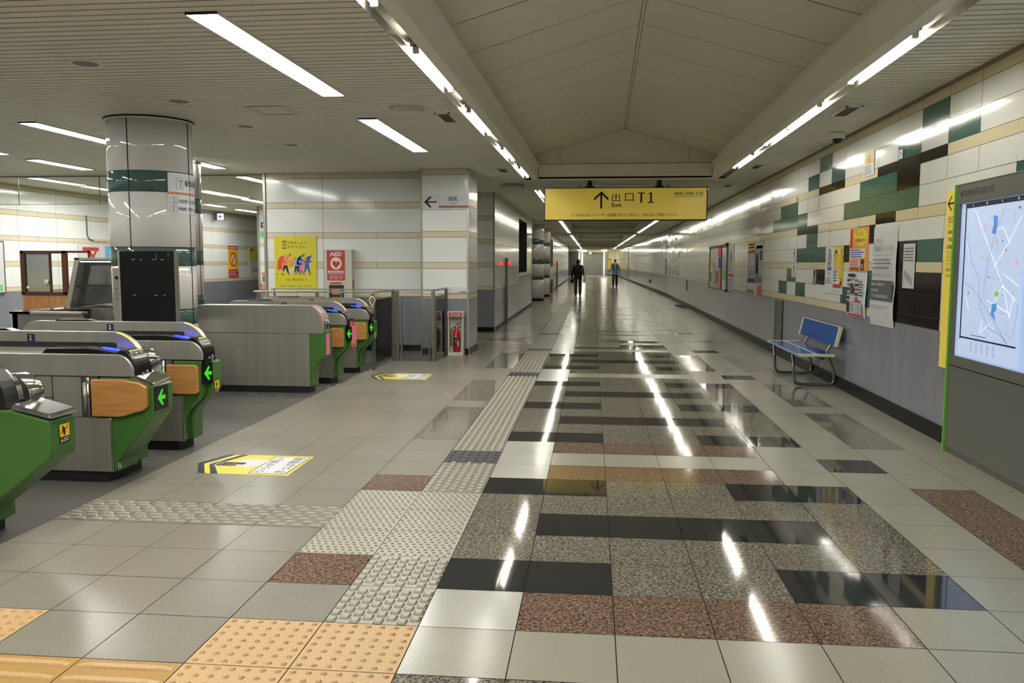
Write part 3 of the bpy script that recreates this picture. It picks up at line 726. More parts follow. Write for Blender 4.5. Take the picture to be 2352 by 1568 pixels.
b.text(C,'西船橋・東京メトロ 方面',.17,2.02,.036,.007,'ink',.40,bold=.02); b.text(C,'for Nishi-funabashi, Tokyo Metro',.22,2.003,.01,.007,'ink_grey',.3)
b.build('pillar_sign', label='white platform sign with red line wrapped around the thick pillar', cat='sign')
# ================================================================ ticket gates
def warn(Fk, k0, z0, s, o):
    b = MB(); b.rect(Fk,k0-.06*s,z0+.05*s,k0+.06*s,z0+.15*s,.003,'sticker_orange'); b.rect(Fk,k0-.06*s,z0,k0+.06*s,z0+.05*s,.003,'ink'); c = k0-.005
    b.disc(Fk,c-.012*s,z0+.127*s,.012*s,.012*s,.0035,'ink',10)
    b.poly(Fk,[(c-.02*s,z0+.115*s),(c+.012*s,z0+.122*s),(c+.02*s,z0+.09*s),(c+.012*s,z0+.06*s),(c-.004*s,z0+.058*s),(c-.012*s,z0+.085*s)],.0035,'ink')
    b.line(Fk,(c+.01*s,z0+.112*s),(c+.042*s,z0+.118*s),.008*s,.0035,'ink'); b.line(Fk,(c+.04*s,z0+.118*s),(c+.045*s,z0+.138*s),.008*s,.0035,'ink')
    b.line(Fk,(c-.015*s,z0+.105*s),(c-.035*s,z0+.075*s),.009*s,.0035,'ink')
    b.poly(Fk,[(k0-.052*s,z0+.01*s),(k0-.022*s,z0+.01*s),(k0-.037*s,z0+.038*s)],.0035,'sticker_orange'); b.dashes(Fk,k0-.015*s,z0+.008*s,k0+.052*s,z0+.042*s,2,.0035,'white')
    b.build('warning_sticker', o)
def ticket_gate(Y, W, label, number=None, double=False, outer=False, pink=False, sticker=True, arrow=True, L=1.42, exit_side=False):
    X = -3.30
    o = empty('ticket_gate', (X-.6, Y+W/2, 0), label, 'ticket gate', 'automatic ticket gates')
    nose = .47 if exit_side else (.345 if double else .24)
    b = MB(); b.box(X-L+.03, Y+.015, 0, X-.01, Y+W-.015, .075, 'black_matt'); b.build('plinth', o, bevel=.004)
    b = MB(); b.box(X-L, Y+.016, .075, X-.05, Y+W-.004, .72, 'steel_dark')
    if outer: b.box(X-L, Y, .075, X+.0, Y+.015, .676, 'steel')
    else: b.box(X-L, Y, .075, X+.035, Y+.015, .438, 'steel')
    if outer: b.box(X-L, Y+.015, .075, X-.05, Y+.02, .72, 'steel')
    if not outer: b.box(X+.032, Y-.003, .075, X+.042, Y+.002, .438, 'chrome')
    b.build('body', o, bevel=.0015)
    if not outer and not exit_side:
        b = MB()
        for x0, x1, z0, z1 in ((-L,-.83,.575,.715),(-L,-.83,.445,.57),(-.825,-.37,.575,.715),(-.825,-.37,.445,.57),(-.365,-.16,.445,.715)): b.box(X+x0,Y-.001,z0,X+x1-.004,Y+.012,z1,'steel')
        for x in (-.76,-.43): b.tube([(X+x,Y-.003,.645),(X+x,Y+.002,.645)], .005, 'black_matt', 8)
        b.build('service_panel', o)
        b = MB(); b.tube([(X-.135,Y-.004,.47),(X-.135,Y-.004,.68)], .014, 'steel'); b.tube([(X-.11,Y-.006,.445),(X-.11,Y-.006,.715)], .009, 'chrome'); b.build('hinge', o)
        fx = nose-.035 if double else .175
        if double: pts = [(-.08,.455),(.12,.455),(fx-.03,.50),(fx,.53),(fx,.655),(fx-.05,.685),(.14,.705),(-.08,.705)]
        else: pts = [(-.08,.455),(fx-.02,.455),(fx,.475),(fx,.665),(fx-.02,.685),(-.08,.685)]
        b = MB(); b.xz([(X+p, z) for p, z in pts], Y-.028, Y+.01, 'wood'); b.build('door_flap', o, bevel=.008)
    # green front
    b = MB()
    if exit_side:
        near = [(-.7,.075),(.06,.075),(.06,.15),(nose-.01,.46),(nose,.50),(nose,.665),(.26,.715),(-.7,.735)]
        b.xz([(X+p,z) for p,z in near], Y+.002, Y+.22, 'gate_green'); b.xz([(X+p,z) for p,z in [(-.04,.075),(.05,.075),(.05,.16),(.2,.36),(.24,.45),(.24,.70),(-.04,.715)]], Y+.22, Y+W, 'gate_green')
    elif double:
        near = [(-.04,.075),(.07,.075),(.07,.14),(nose-.01,.46),(nose,.50),(nose,.66),(.2,.715),(-.04,.715)]
        b.xz([(X+p,z) for p,z in near], Y+.005, Y+.255, 'gate_green')
        back = [(-.06,.075),(.035,.075),(.035,.16),(.16,.33),(.2,.45),(.2,.70),(-.06,.715)]
        b.xz([(X+p,z) for p,z in back], Y+.255, Y+W, 'gate_green')
    else:
        body = [(-.04,.075),(.03,.075),(.035,.24),(.06,.31),(.17,.42),(.195,.47),(.195,.715),(-.04,.715)]
        b.xz([(X+p,z) for p,z in body], Y+.005, Y+W, 'gate_green')
        if not outer:
            far = [(.0,.075),(.07,.075),(.07,.26),(.1,.33),(nose-.03,.43),(nose,.48),(nose,.70),(.0,.70)]
            b.xz([(X+p,z) for p,z in far], Y+.09, Y+W-.01, 'gate_green')
    b.build('front_cover', o, bevel=.012)
    if pink:
        b = MB()
        if outer: b.box(X+.185,Y+.015,.44,X+.2,Y+.12,.675,'gate_pink')
        else: b.box(X+nose-.002,Y+.1,.44,X+nose+.004,Y+W-.03,.705,'gate_pink')
        b.build('front_stripe', o)
    # upper housing, lower on the near side
    yw = W if outer else (.215 if double else W-.07)
    top = .995 if outer else .868
    b = MB()
    if outer: prof = [(-L-.03,.68)]+[(-L+.10+.13*math.cos(math.radians(a)), .865+.13*math.sin(math.radians(a))) for a in range(180,89,-15)]+arc(.0,.79,.165,90,0,12,.205)+[(.165,.68)]
    else: prof = [(-L,.722)]+[(-L,.868)]+arc(.085,.745,.125,90,12,9)+[(.207,.722)]
    b.xz([(X+p,z) for p,z in prof], Y-.004, Y+(W if outer else yw), 'steel', smooth=True)
    if not exit_side: b.build('upper_housing', o, bevel=.004)
    if outer:
        b = MB()
        if pink: b.xz([(X+p,z) for p,z in arc(.0,.79,.172,88,-8,14,.212)+arc(.0,.79,.16,-8,88,14,.20)], Y-.002, Y+.012, 'gate_pink')
        b.xz([(X+p,z) for p,z in [(.12,.70)]+arc(.10,.775,.09,100,0,8)+[(.19,.70)]], Y+.05, Y+W-.02, 'chrome', smooth=True); b.build('bumper', o, bevel=.003)
        return o
    ry0, ry1 = Y+.02, Y+yw-.004
    if exit_side:
        b = MB(); b.xz([(X+p,z) for p,z in [(-.7,.72),(-.7,.95)]+arc(.0,.745,.225,80,2,8)+[(.235,.72)]], Y+.01, Y+.115, 'black_matt'); b.build('side_cover', o)
        b = MB(); b.lathe([(0,.985),(.07,.985),(.085,.975),(.088,.965)], (X+.08,Y-.06,0), 'chrome', 24); b.lathe([(.088,.965),(.088,.79),(.08,.775),(0,.775)], (X+.08,Y-.06,0), 'black_gloss', 24); b.box(X-.2,Y-.12,.80,X+.08,Y+.03,.95,'black_gloss'); b.build('sensor_head', o)
        b = MB(); b.xz([(X+p,z) for p,z in [(-L,.70),(-L,.97)]+arc(-.01,.74,.235,90,3,14,.235)+[(.225,.70)]], Y+.115, Y+.135, 'chrome', smooth=False); b.build('guide_panel', o, bevel=.002)
        b = MB(); b.xz([(X+p,z) for p,z in arc(.155,.765,.12,105,0,10)+[(.275,.715),(.16,.70)]], Y+.135, Y+W-.03, 'chrome', smooth=True); b.build('bumper', o, bevel=.003)
        b = MB(); b.xz([(X+p,z) for p,z in [(.27,.75),(nose+.004,.70),(nose+.01,.675),(.27,.72)]], Y-.004, Y+.225, 'chrome'); b.build('tray', o, bevel=.006)
        Fk = Frame((X+nose+.001, Y+.115, 0), (0,1,0), (0,0,1)); warn(Fk, 0, .53, .66, o)
        return o
    b = MB(); prof = [(-.46,.862),(-.42,.902),(-.405,.908),(-.15,.910),(-.08,.904),(.07,.880)]+arc(.085,.765,.135,80,5,8)+[(.224,.735),(.226,.66),(.19,.655),(.17,.70),(.10,.80),(-.46,.84)]
    b.xz([(X+p,z) for p,z in prof], ry0, ry1, 'black_gloss', smooth=False); rc = b.build('reader_cover', o, bevel=.006)
    cx, cz = -.005, .8925; sl = math.atan2(-.024,.15)
    Fr = Frame((X+cx, (ry0+ry1)/2, cz), (math.cos(sl),0,math.sin(sl)), (0,1,0))
    b = MB(); b.disc(Fr,0,0,.072,.045,.002,'blue_glow'); b.ring(Fr,0,0,.078,.05,.006,.0025,'navy'); b.disc(Fr,.095,-.015,.03,.012,.002,'paper_grey'); b.build('card_reader', rc)
    Fs = Frame((X+.172, (ry0+ry1)/2, .862), (0,1,0), (-.66,0,.75)); w2 = (ry1-ry0)/2-.03
    b = MB(); b.slab(Fs,-w2,-.035,w2,.035,-.004,.004,'black_matt')
    for q in ((-w2,-.035,w2,-.029),(-w2,.029,w2,.035),(-w2,-.035,-w2+.005,.035),(w2-.005,-.035,w2,.035)): b.rect(Fs,*q,.0045,'gate_pink' if pink else 'poster_yellow')
    b.rect(Fs,-.004,.0,.0,.014,.0047,'white_glow'); b.build('display_screen', rc)
    Ft = Frame((X+.2265, (ry0+ry1)/2, .74), (0,1,0), (0,0,1))
    b = MB(); b.ring(Ft,.025,-.01,.018,.026,.004,.001,'paper'); b.text(Ft,'T',.018,-.022,.026,.0012,'paper'); b.rect(Ft,-.045,-.014,-.01,.004,.001,'ink_grey')
    if pink: b.slab(Ft,-.06,-.06,.07,.03,.0,.0008,'crimson')
    b.build('ticket_slot', rc)
    # tall guide panel
    ty0, ty1 = Y+yw+.0, Y+yw+.05
    prof = [(-L-.03,.73),(-L-.03,.80)]+[(-L+.12+.15*math.cos(math.radians(a)), .83+.172*math.sin(math.radians(a))) for a in range(180,89,-15)]+arc(-.07,.74,.235,90,3,14,.262)+[(.165,.70)]
    b = MB(); b.xz([(X+p,z) for p,z in prof], ty0, ty1, 'steel', smooth=False); gp = b.build('guide_panel', o, bevel=.003)
    b = MB(); b.xz([(X+p,z) for p,z in [(-1.17,.898),(-1.16,.890)]+arc(-.05,.909,.019,-90,90,6)+[(-1.16,.928),(-1.17,.920)]], ty0-.003, ty0+.002, 'black_matt'); b.build('slot', gp)
    b = MB(); b.xz([(X+p,z) for p,z in arc(-.07,.74,.237,80,22,12,.264)+arc(-.07,.74,.229,22,80,12,.256)], ty0-.002, ty0+.014, 'edge_light'); b.build('edge_strip', gp)
    b = MB(); b.xz([(X-1.15,1.0),(X-1.12,1.014),(X-.86,1.016),(X-.80,1.0)], ty0+.01, ty1+.03, 'black_gloss'); b.build('rear_display', o)
    if number:
        Fn = FF(ty0-.001, X, 0); b = MB(); b.slab(Fn,-.69,.929,-.636,.981,0,.003,'navy'); b.text(Fn,{'1':'\uff11'}.get(number,number),-.663,.938,.034,.004,'white',align='CENTER',bold=.03); b.build('number_plate', gp)
    if double:
        b = MB(); pr = [(-.2,.80),(-.2,.90)]+arc(.06,.79,.115,90,0,10)+[(.175,.70),(-.2,.70)]
        b.xz([(X+p,z) for p,z in [(-L,.72),(-L,.868)]+arc(.02,.745,.123,90,5,8)+[(.14,.70)]], ty1, Y+W, 'steel', smooth=True); b.build('rear_housing', o, bevel=.003)
        b = MB(); b.xz([(X+p,z) for p,z in arc(.06,.765,.115,105,0,10)+[(.175,.71),(.08,.70)]], ty1+.0, Y+W-.03, 'chrome', smooth=True); b.build('bumper', o, bevel=.003)
        b = MB(); b.prism([(X+.19,Y-.002),(X+.352,Y-.002),(X+.325,Y+.25),(X+.19,Y+.25)], lambda p,q,t: (p,q,t+(.742-(p-X-.19)*.36)), -.026, 0, 'chrome'); b.build('tray', o, bevel=.006)
    Fa = Frame((X+nose+.001, Y+.09 if double else Y+.13, 0), (0,1,0), (0,0,1))
    if not double: Fa = Frame((X+nose+.003, Y+.125, 0), (0,1,0), (0,0,1))
    if arrow:
        b = MB(); w = .075 if double else .034
        if not double: b.slab(Frame((X+.195,Y+.002,0),(.045,.085,0),(0,0,1)),0,.53,.1,.70,-.002,.004,'black_gloss'); Fa = Frame((X+.195,Y+.002,0),(.045,.085,0),(0,0,1)); c0 = .055; aw = .035
        else: b.slab(Fa,-w-.01,.495,w+.01,.655,0,.004,'black_gloss'); c0 = 0; aw = .05
        zc = .615 if not double else .575
        b.poly(Fa, [(c0-aw,zc),(c0+aw*.1,zc+.055),(c0+aw*.55,zc+.05),(c0-aw*.0,zc+.014),(c0+aw,zc+.014),(c0+aw,zc-.014),(c0,zc-.014),(c0+aw*.55,zc-.05),(c0+aw*.1,zc-.055)], .0045, 'green_glow')
        b.build('arrow_light', o)
    if sticker: warn(Frame((X+nose+.0035, Y+.15, 0), (0,1,0), (0,0,1)), 0, .45, .62, o)
    # small foot emblems
    b = MB(); Fg = FF(Y-.001, X, 0)
    b.ring(Fg,.085 if double else .045,.12,.011,.018,.004,-.004,'paper',14); b.build('foot_emblem', o)
    return o
mat('edge_light', (236,206,90), .3, emit=.12); mat('sticker_orange', (238,186,40), .4)
ticket_gate(3.97, .28, 'nearest ticket gate at the left edge, green nose with chrome tray and caution sticker', None, True, exit_side=True)
ticket_gate(5.2, .45, 'ticket gate with number 1 plate and wooden flap', '1', True, sticker=False)
ticket_gate(6.17, .26, 'ticket gate with number 2 plate, in front of the black display', '2')
ticket_gate(9.12, .22, 'plain steel outer gate cabinet with pink stripe, right of the pillar', None, outer=True, pink=True, L=1.38)
ticket_gate(9.85, .32, 'ticket gate with number 3 plate and pink stripe behind the plain steel cabinet', '3', pink=True)
ticket_gate(10.84, .30, 'farthest ticket gate with number 4 plate beside the handrail', '4')
# ---- steel railing and glass fence beyond the gates
o = empty('handrail', (-3.98,11.25,0), 'low steel handrail behind the farthest ticket gate', 'railing')
b = MB(); b.box(-4.86,11.25,1.06,-3.2,11.29,1.085,'steel'); b.build('top_rail', o, bevel=.005)
for x in (-4.80,-3.95): b = MB(); b.box(x-.02,11.255,0,x+.02,11.285,1.06,'steel_dark'); b.build('post', o)
b = MB(); b.box(-4.86,11.265,.1,-3.2,11.275,1.0,'glass_clear'); b.build('glass_panel', o)
def glass_bay(o, p0, p1, h=1.085, gate=False, post0=True, post1=True):
    p0 = Vector((*p0,0)); p1 = Vector((*p1,0)); L = (p1-p0).length; F = Frame(p0, p1-p0, (0,0,1))
    b = MB(); b.slab(F,-.02,h-.03,L+.02,h,-.02,.02,'steel'); b.build('top_rail', o)
    for u, on in ((0,post0),(L,post1)):
        if on: b = MB(); b.slab(F,u-.025,0,u+.025,h-.03,-.02,.02,'steel_dark'); b.build('post', o)
    g = .06 if gate else .05
    b = MB(); b.slab(F,g,.06,L-g,.082,-.012,.012,'steel_dark'); b.slab(F,g,.96,L-g,.982,-.012,.012,'steel_dark'); b.slab(F,g,.082,g+.022,.96,-.012,.012,'steel_dark'); b.slab(F,L-g-.022,.082,L-g,.96,-.012,.012,'steel_dark')
    if not gate: b.slab(F,g,.0,L-g,.06,-.006,.006,'steel_dark')
    b.build('frame', o)
    b = MB(); b.slab(F,g+.022,.082,L-g-.022,.96,-.003,.003,'glass_clear'); b.build('glass_panel', o)
o = empty('glass_gate', (-3.15,11.8,0), 'glass swing gate in a steel frame beside the farthest ticket gate', 'gate'); glass_bay(o, (-3.15,11.24), (-3.13,12.30), gate=True)
mat('edge_strap', (226,214,150), .5)
b = MB()
for s in (-1,1): b.tube([(-3.15,11.215,1.02),(-3.15+.035*s,11.212,.99),(-3.15+.04*s,11.212,.95),(-3.15+.01*s,11.213,.90),(-3.15,11.215,.85)], .006, 'edge_strap', 6)
b.build('strap', o)
o = empty('glass_fence', (-2.8,12.8,0), 'fixed glass fence joining the swing gate and the square pier', 'fence')
glass_bay(o, (-3.08,12.335), (-2.53,12.335)); glass_bay(o, (-2.505,12.335), (-2.505,13.24), post0=False)
# ---- fire extinguisher stand and extinguisher
def extinguisher(x0, y0, label1, label2, h=.71):
    w = .25; X1 = x0+w
    o = empty('extinguisher_box', (x0+w/2, y0+.08, 0), label1, 'box', 'fire extinguisher boxes')
    b = MB(); b.box(x0,y0,0,X1,y0+.16,.06,'off_white'); b.box(x0,y0+.13,.06,X1,y0+.15,.62,'off_white'); b.box(x0,y0+.01,.06,x0+.02,y0+.15,.62,'off_white'); b.box(X1-.02,y0+.01,.06,X1,y0+.15,.62,'off_white'); b.build('body', o, bevel=.004)
    b = MB(); b.box(x0-.004,y0-.004,.62,X1+.004,y0+.15,h,'off_white'); b.build('head', o, bevel=.006)
    b = MB(); F = FF(y0-.005, x0, 0); b.slab(F,.02,.635,w-.02,.695,0,.003,'red'); b.text(F,'消火器',w/2,.648,.034,.004,'white',.16,'CENTER',.01); b.build('label_plate', o)
    o = empty('fire_extinguisher', (x0+w/2, y0+.07, .06), label2, 'fire extinguisher', 'fire extinguishers'); cx, cy = x0+w/2+.005, y0+.065
    b = MB(); b.lathe([(0,.062),(.052,.062),(.055,.075),(.055,.37),(.05,.40),(.035,.425),(.018,.435),(.016,.45)], (cx,cy,0), 'red_gloss', 24); cyo = b.build('cylinder', o)
    b = MB(); b.tube([(cx,cy,.44),(cx,cy,.475)], .014, 'chrome'); b.build('valve', o)
    b = MB(); b.tube([(cx-.02,cy,.475),(cx+.01,cy-.01,.505),(cx+.08,cy-.01,.53)], .006, 'black_matt', 6); b.tube([(cx-.01,cy,.465),(cx+.045,cy-.01,.47),(cx+.085,cy-.01,.445)], .006, 'black_matt', 6); b.build('handle', o)
    b = MB(); b.tube([(cx-.01,cy-.01,.46),(cx-.05,cy-.02,.45),(cx-.078,cy-.03,.41),(cx-.085,cy-.03,.33),(cx-.08,cy-.04,.22),(cx-.076,cy-.04,.15)], .008, 'black_matt', 8); b.build('hose', o)
    C = Cyl((cx,cy), .0555, math.radians(-90)); b = MB(); crect(b,C,-.018,.355,.012,.368,.001,'white',3); crect(b,C,-.03,.16,.022,.30,.001,'ink',4); crect(b,C,-.018,.30,-.004,.33,.0012,'white',2); crect(b,C,.0,.305,.012,.325,.0012,'white',2); crect(b,C,.026,.15,.045,.235,.0012,'paper',3)
    for z in (.21,.235,.26): crect(b,C,-.012,z,.012,z+.008,.0015,'paper_grey',2)
    b.build('label', cyo)
extinguisher(-2.455, 13.10, 'white fire extinguisher box standing in front of the square pier', 'red fire extinguisher inside the white box at the square pier')
extinguisher(-2.62+.02, 39.55, 'small far extinguisher box by the corner behind the round pillars', 'far red extinguisher by the corner behind the round pillars')
# ================================================================ signs
F = FF(15.44); o = empty('hanging_sign', (.37,15.5,2.25), 'long yellow hanging exit sign with arrow and T1 lettering', 'sign')
b = MB(); b.box(-1.095,15.45,2.25,1.84,15.57,2.845,'black_matt'); b.build('housing', o, bevel=.004)
b = MB(); b.box(-1.075,15.442,2.27,1.82,15.45,2.83,'sign_glow'); fo = b.build('face', o)
b = MB(); d = 0.0
b.rect(F,-.073,2.465,-.037,2.74,d,'ink'); b.poly(F,[(-.055,2.778),(.075,2.655),(.075,2.605),(-.055,2.73)],d,'ink'); b.poly(F,[(-.055,2.778),(-.055,2.73),(-.185,2.605),(-.185,2.655)],d,'ink'); b.build('arrow', fo); b = MB()
b.text(F,'出',.135,2.592,.15,d,'ink',.15); b.text(F,'口',.372,2.595,.145,d,'ink',.155); b.text(F,'\uff34\uff11',.61,2.565,.185,d,'ink',.27,bold=.055)
b.text(F,'Exit',.137,2.495,.07,d,'ink',.175,bold=.02); b.text(F,'海神小学校 方面',1.244,2.695,.065,d,'ink',.515,bold=.01); b.text(F,'Kaijin Elementary School',1.25,2.66,.027,d,'ink',.49,bold=.01)
b.text(F,'\uff34\uff11出口にはエレベーターは設置されていません。T4出口をご利用ください。',-.61,2.325,.055,d,'ink',1.93,bold=.006)
b.build('lettering', fo)
b = MB()
for x in (-.265,.985): b.box(x-.042,15.48,2.87,x+.042,15.54,2.985,'black_matt'); b.xz([(x-.1,2.845),(x+.1,2.845),(x+.042,2.885),(x-.042,2.885)],15.47,15.55,'black_matt')
b.build('hanger', o)
b = MB()
for x in (-.45,1.145): b.tube([(x+.022*math.cos(t),15.5,2.868+.022*math.sin(t)) for t in [2*math.pi*k/12 for k in range(13)]], .005, 'black_matt', 6, False)
b.build('eye_bolt', o)
F = FF(13.262); o = empty('gate_sign', (-2.51,13.27,2.33), 'white sign with left arrow and Gate lettering on the square pier', 'sign')
b = MB(); b.box(-2.885,13.264,2.328,-2.145,13.275,2.552,'paper'); fo = b.build('plate', o)
b = MB(); b.rect(F,-2.85,2.432,-2.652,2.454,0,'ink'); b.poly(F,[(-2.855,2.443),(-2.765,2.535),(-2.735,2.52),(-2.81,2.443)],0,'ink'); b.poly(F,[(-2.855,2.443),(-2.81,2.443),(-2.735,2.366),(-2.765,2.351)],0,'ink'); b.build('arrow', fo); b = MB()
b.text(F,'改札',-2.465,2.453,.075,0,'ink',.155,bold=.03); b.text(F,'Gate',-2.44,2.407,.032,0,'ink',.115); b.rect(F,-2.62,2.368,-2.147,2.385,0,'red'); b.rect(F,-2.62,2.35,-2.147,2.368,0,'ink_grey'); b.rect(F,-2.62,2.352,-2.147,2.36,.0005,'red'); b.build('lettering', fo)
b = MB(); F = FF(13.275); b.box(-2.52,13.272,.99,-2.165,13.278,1.09,'paper'); b.rect(F,-2.29,1.005,-2.18,1.018,.004,'ink'); b.rect(F,-2.33,1.0,-2.325,1.025,.004,'ink'); b.build('notice_plate', label='blank white plate with a tiny black line low on the square pier', cat='notice')
# yellow poster and AED cabinet on the gate wall
b = MB(); F = FF(13.735); b.slab(F,-5.545,1.04,-4.81,1.915,0,.004,'poster_yellow')
d = .0045
b.rect(F,-5.40,1.71,-5.33,1.84,d,'ink'); b.rect(F,-5.392,1.725,-5.338,1.825,d+.0005,'poster_yellow'); b.text(F,'!',-5.365,1.745,.065,d+.001,'ink',.018,'CENTER',.05)
b.text(F,'やめましょう。',-5.31,1.785,.052,d,'ink',.35,bold=.01); b.text(F,'歩きスマホ。',-5.31,1.715,.052,d,'ink',.32,bold=.01); b.text(F,'さぁ、顔をあげよう。',-5.36,1.17,.04,d,'ink',.4,bold=.01)
for k in range(4): b.dashes(F,-5.46+.145*k,1.06,-5.335+.145*k,1.095,2,d,'ink_grey',seed=k)
def walker(u, v, h, coat, legs, hair, dress=False):
    """a stooping figure printed on the poster, walking to the right"""
    q = lambda x, y: (u+x*h, v+y*h)
    b.poly(F,[q(-.02,.0),q(.05,.0),q(.02,.04),q(-.0,.07)],d+.0003,'ink'); b.poly(F,[q(.30,.0),q(.38,.0),q(.34,.04),q(.31,.06)],d+.0003,'ink')
    b.poly(F,[q(.0,.04),q(.05,.05),q(.22,.44),q(.08,.46)],d+.0004,legs); b.poly(F,[q(.29,.04),q(.34,.04),q(.26,.46),q(.10,.46)],d+.0005,legs)
    b.poly(F,[q(.03,.42 if not dress else .24),q(.26,.42 if not dress else .26),q(.27,.60),q(.34,.76),q(.40,.84),q(.33,.90),q(.18,.84),q(.06,.66)],d+.0007,coat)
    b.poly(F,[q(.24,.70),q(.30,.56),q(.42,.62),q(.42,.67),q(.33,.64),q(.30,.74)],d+.0009,coat); b.disc(F,u+.44*h,v+.64*h,.028*h,.028*h,d+.001,'skin',8)
    b.disc(F,u+.43*h,v+.87*h,.055*h,.06*h,d+.001,'skin',12); b.poly(F,[q(.37,.86),q(.37,.93),(u+.43*h,v+.955*h),q(.48,.92),q(.42,.91),q(.40,.86)],d+.0012,hair)
mat('p_red',(214,66,60),.5); mat('p_pink',(218,110,170),.5); mat('p_blue',(40,80,170),.5); mat('p_teal',(30,120,120),.5); mat('p_coral',(226,130,90),.5)
walker(-5.51,1.27,.36,'p_red','skin','orange',True); walker(-5.42,1.27,.37,'p_coral','ink','ink'); walker(-5.30,1.27,.30,'orange','paper','ink'); walker(-5.21,1.28,.33,'cyan','navy','ink')
walker(-5.17,1.29,.35,'p_teal','p_blue','ink'); walker(-5.12,1.27,.29,'p_pink','skin','ink',True); walker(-5.04,1.27,.36,'p_blue','p_blue','ink_grey')
b.build('poster', label='yellow poster of stooping pedestrians with phones, left of the AED cabinet', cat='poster')
o = empty('aed_cabinet', (-4.39,13.65,.35), 'white wall cabinet with red AED label and heart', 'AED cabinet')
b = MB(); b.box(-4.635,13.59,.35,-4.155,13.74,1.70,'off_white'); b.build('body', o, bevel=.006)
F = FF(13.586); b = MB(); b.rect(F,-4.595,1.175,-4.262,1.69,0,'paper'); b.rect(F,-4.585,1.18,-4.272,1.68,.001,'red'); b.text(F,'AED',-4.43,1.585,.066,.002,'white',.205,'CENTER',.03)
b.disc(F,-4.425,1.465,.097,.102,.002,'cloth_cream')
hp = [(0,-.075),(.055,-.02),(.064,.008),(.06,.032),(.045,.045),(.025,.043),(.006,.03),(0,.022),(-.006,.03),(-.025,.043),(-.045,.045),(-.06,.032),(-.064,.008),(-.055,-.02)]
b.poly(F,[(-4.425+x,1.46+z) for x,z in hp],.003,'crimson'); b.poly(F,[(-4.43,1.445),(-4.405,1.475),(-4.418,1.478),(-4.39,1.505),(-4.398,1.483),(-4.385,1.481),(-4.425,1.452)],.004,'orange')
b.dashes(F,-4.57,1.305,-4.285,1.345,1,.002,'paper',.85); b.dashes(F,-4.57,1.28,-4.285,1.295,1,.002,'paper',.6); b.text(F,'当駅係員が救護',-4.545,1.235,.026,.002,'paper',.235); b.text(F,'の際に使用します',-4.545,1.20,.026,.002,'paper',.235)
b.rect(F,-4.53,1.12,-4.34,1.15,.001,'red'); b.build('label', o)
b = MB(); b.box(-4.553,13.584,.55,-4.30,13.592,1.105,'black_matt'); b.build('window', o)
b = MB(); b.box(-4.50,13.574,.6,-4.36,13.588,1.06,'wood_brown'); b.box(-4.49,13.566,.95,-4.37,13.576,1.04,'p_coral'); b.box(-4.49,13.566,.7,-4.37,13.576,.9,'p_coral'); b.build('device_case', o)
b = MB(); b.box(-4.152,13.60,1.0,-4.148,13.66,1.18,'red'); b.build('side_sticker', o)
# ---- notices on the right wall
XR_ = 2.8345
def poster_base(F, u0, v0, u1, v1, m='paper', wave=.012):
    b = MB(); n = 10
    for k in range(n):
        z0, z1 = v0+(v1-v0)*k/n, v0+(v1-v0)*(k+1)/n
        f = lambda z: .002+.0+wave*(1-(z-v0)/(v1-v0))*abs(math.sin((z-v0)*7))
        b.face([F.p(u0,z0,f(z0)),F.p(u1,z0,f(z0)),F.p(u1,z1,f(z1)),F.p(u0,z1,f(z1))], m); b.face([F.p(u0,z0,0),F.p(u0,z0,f(z0)),F.p(u0,z1,f(z1)),F.p(u0,z1,0)], m)
    return b
F = FR(XR_)
# orange flyer
b = poster_base(F,-10.115,1.395,-9.415,1.885,'orange',.0); d = .004
b.slab(F,-10.115,1.395,-9.415,1.885,-.001,.003,'orange')
b.poly(F,[(-9.70+(.29 if k%2 else .215)*math.cos(2*math.pi*k/28), 1.775+(.115 if k%2 else .085)*math.sin(2*math.pi*k/28)) for k in range(28)],d,'sticker_yellow')
b.rect(F,-10.09,1.66,-10.0,1.875,d,'red'); b.text(F,'ホントに!',-9.87,1.79,.05,d+.001,'red',.25,bold=.03); b.text(F,'特別価格に集合!',-9.9,1.72,.042,d+.001,'red',.38,bold=.03)
b.rect(F,-10.09,1.545,-9.52,1.65,d,'paper'); b.dashes(F,-10.06,1.55,-9.56,1.645,4,d+.001,'p_blue',seed=2); b.rect(F,-10.09,1.455,-9.70,1.53,d,'paper'); b.dashes(F,-10.07,1.46,-9.72,1.525,3,d+.001,'crimson',seed=3)
b.rect(F,-9.67,1.41,-9.55,1.53,d,'ink'); b.rect(F,-9.64,1.43,-9.58,1.48,d+.001,'paper_grey'); b.dashes(F,-10.05,1.405,-9.72,1.44,2,d,'ink',seed=4)
b.build('flyer', label='orange flyer with yellow starburst above the white news sheet', cat='poster', group='notices on the right wall')
b = poster_base(F,-10.12,.888,-9.415,1.39,'paper',.02); d = .0245
d2 = .024
b.rect(F,-10.06,1.335,-9.78,1.37,d2,'ink')
for q in range(5):
    b.rect(F,-10.08,1.28-.05*q,-9.98,1.31-.05*q,d2,'ink_grey' if q%2 else 'ink'); b.rect(F,-9.78,1.28-.05*q,-9.68,1.31-.05*q,d2,'ink' if q%2 else 'ink_grey')
b.rect(F,-9.95,1.14,-9.83,1.26,d2,'cloth_olive'); b.dashes(F,-9.64,1.12,-9.48,1.3,6,d2,'ink',seed=6); b.rect(F,-10.08,.93,-10.0,1.06,d2,'ink'); b.rect(F,-9.8,.94,-9.5,1.04,d2,'paper_grey'); b.rect(F,-9.8,1.055,-9.55,1.075,d2,'crimson'); b.rect(F,-10.0,.90,-9.47,.92,d2,'crimson'); b.dashes(F,-9.97,.94,-9.83,1.06,5,d2,'ink_grey',seed=8)
b.build('news_sheet', label='white curling news sheet with small pictures below the orange flyer', cat='poster', group='notices on the right wall')
